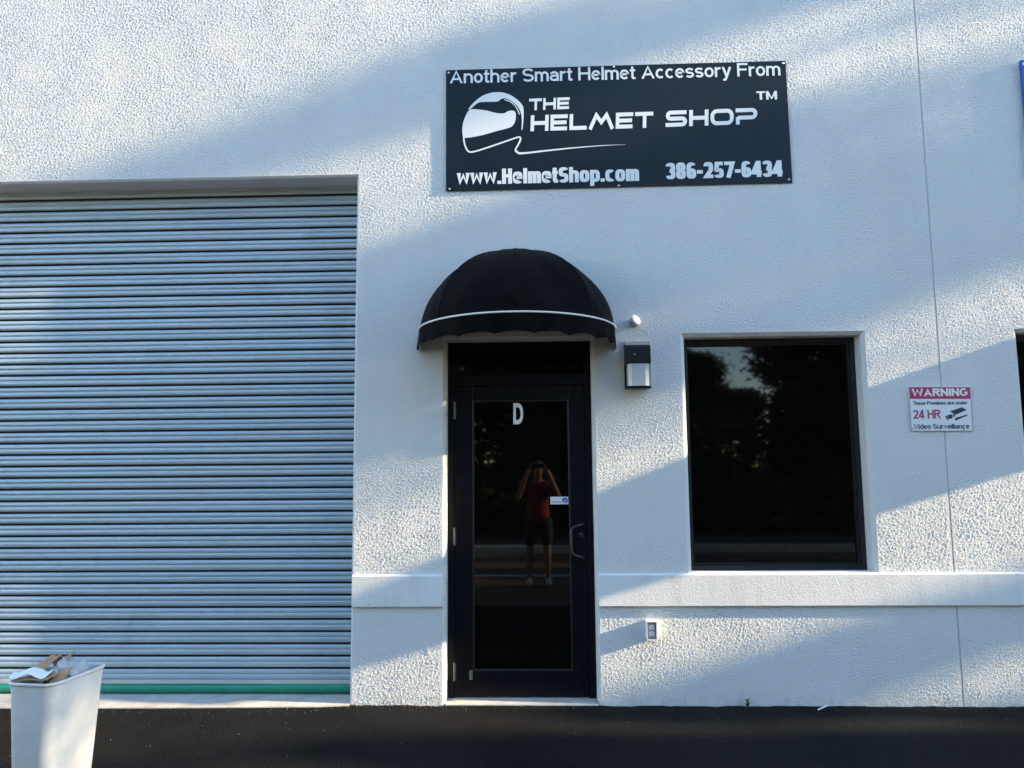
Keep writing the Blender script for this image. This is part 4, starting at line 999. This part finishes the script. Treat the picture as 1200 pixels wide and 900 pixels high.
for sd in (arm, mir(arm)):
    b0 = len(vb_); vb_ += sd; E_.append((3, b0)); E_ += [(b0+i, b0+i+1) for i in range(5)]
for sd in (leg, mir(leg)):
    b0 = len(vb_); vb_ += sd; E_.append((0, b0)); E_ += [(b0+i, b0+i+1) for i in range(6)]
body = skin('body', vb_, E_, M['skin'], pe)
# face relief, hair
nose = skin('nose', [((0, .135, 1.69), .010), ((0, .152, 1.655), .014), ((0, .148, 1.645), .012)], [(0, 1), (1, 2)], M['skin'], pe, 1)
for s_ in (-1, 1):
    skin('ear', [((s_*.078, .04, 1.69), .012), ((s_*.088, .035, 1.665), .015), ((s_*.080, .042, 1.64), .009)], [(0, 1), (1, 2)], M['skin'], pe, 1)
skin('hair', [((0, .005, 1.70), (.083, .090)), ((0, .02, 1.75), (.082, .095)), ((0, .025, 1.785), (.060, .075))], [(0, 1), (1, 2)], M['hair'], pe)
sl_ = [((.17, 0, 1.435), .074), ((.235, .045, 1.36), .066), ((.270, .095, 1.30), .060)]
vs_ = [((0, 0, .80), (.205, .150)), ((0, 0, .93), (.185, .130)), ((0, 0, 1.10), (.165, .118)), ((0, -.005, 1.28), (.182, .125)), ((0, 0, 1.43), (.125, .090)), ((0, .008, 1.475), .068)]
Es = [(0, 1), (1, 2), (2, 3), (3, 4), (4, 5)]
for sd in (sl_, mir(sl_)):
    b0 = len(vs_); vs_ += sd; Es.append((4, b0)); Es += [(b0, b0+1), (b0+1, b0+2)]
skin('shirt', vs_, Es, M['red_cloth'], pe)
sh = [((.10, 0, .88), .122), ((.120, .01, .70), .096), ((.128, .015, .53), .092)]
vs_ = [((0, 0, 1.03), (.158, .112))]; Es = []
for sd in (sh, mir(sh)):
    b0 = len(vs_); vs_ += sd; Es.append((0, b0)); Es += [(b0, b0+1), (b0+1, b0+2)]
skin('shorts', vs_, Es, M['navy_cloth'], pe)
for s_ in (-1, 1):
    skin('shoe', [((s_*.135, -.045, .05), (.045, .05)), ((s_*.137, .03, .055), (.045, .055)), ((s_*.143, .12, .042), (.046, .040)), ((s_*.148, .19, .034), (.036, .030))], [(0, 1), (1, 2), (2, 3)], M['shoe'], pe)
    # hand: palm plus four fingers behind the phone edge and the thumb on its screen side
    vh = [((s_*.112, .378, zc-.045), (.024, .014)), ((s_*.096, .398, zc-.015), (.036, .013)), ((s_*.090, .404, zc+.010), (.034, .011))]; Eh = [(0, 1), (1, 2)]
    skin('palm', vh, Eh, M['skin'], pe)
    for k, (dz, ln) in enumerate(((.034, .9), (.014, 1.0), (-.006, .95), (-.024, .75))):
        z = zc+dz; skin('finger', [((s_*.094, .400, z), .0088), ((s_*(.090-.002*ln), .4085, z+.004), .0082), ((s_*(.086-.004*ln), .413, z+.004), .0075)], [(0, 1), (1, 2)], M['skin'], pe, 1)
    skin('finger', [((s_*.098, .388, zc-.030), .011), ((s_*.080, .384, zc-.028), .0095), ((s_*.060, .385, zc-.022), .008)], [(0, 1), (1, 2)], M['skin'], pe, 1)
ph = empty('phone', (0, -5.62+0.395, CAM.z-0.037), 'black phone held up in both hands by the mirrored person', 'phone')
bm = bmesh.new(); box(bm, -0.078, 0.078, 0.0, 0.009, 0.0, 0.074, 0.003); obj('body', bm, M['phone'], ph)
bm = bmesh.new(); tube(bm, [(0.0, 0.0085, 0.037), (0.0, 0.0105, 0.037)], 0.006, 14); obj('camera_lens', bm, M['steel'], ph)
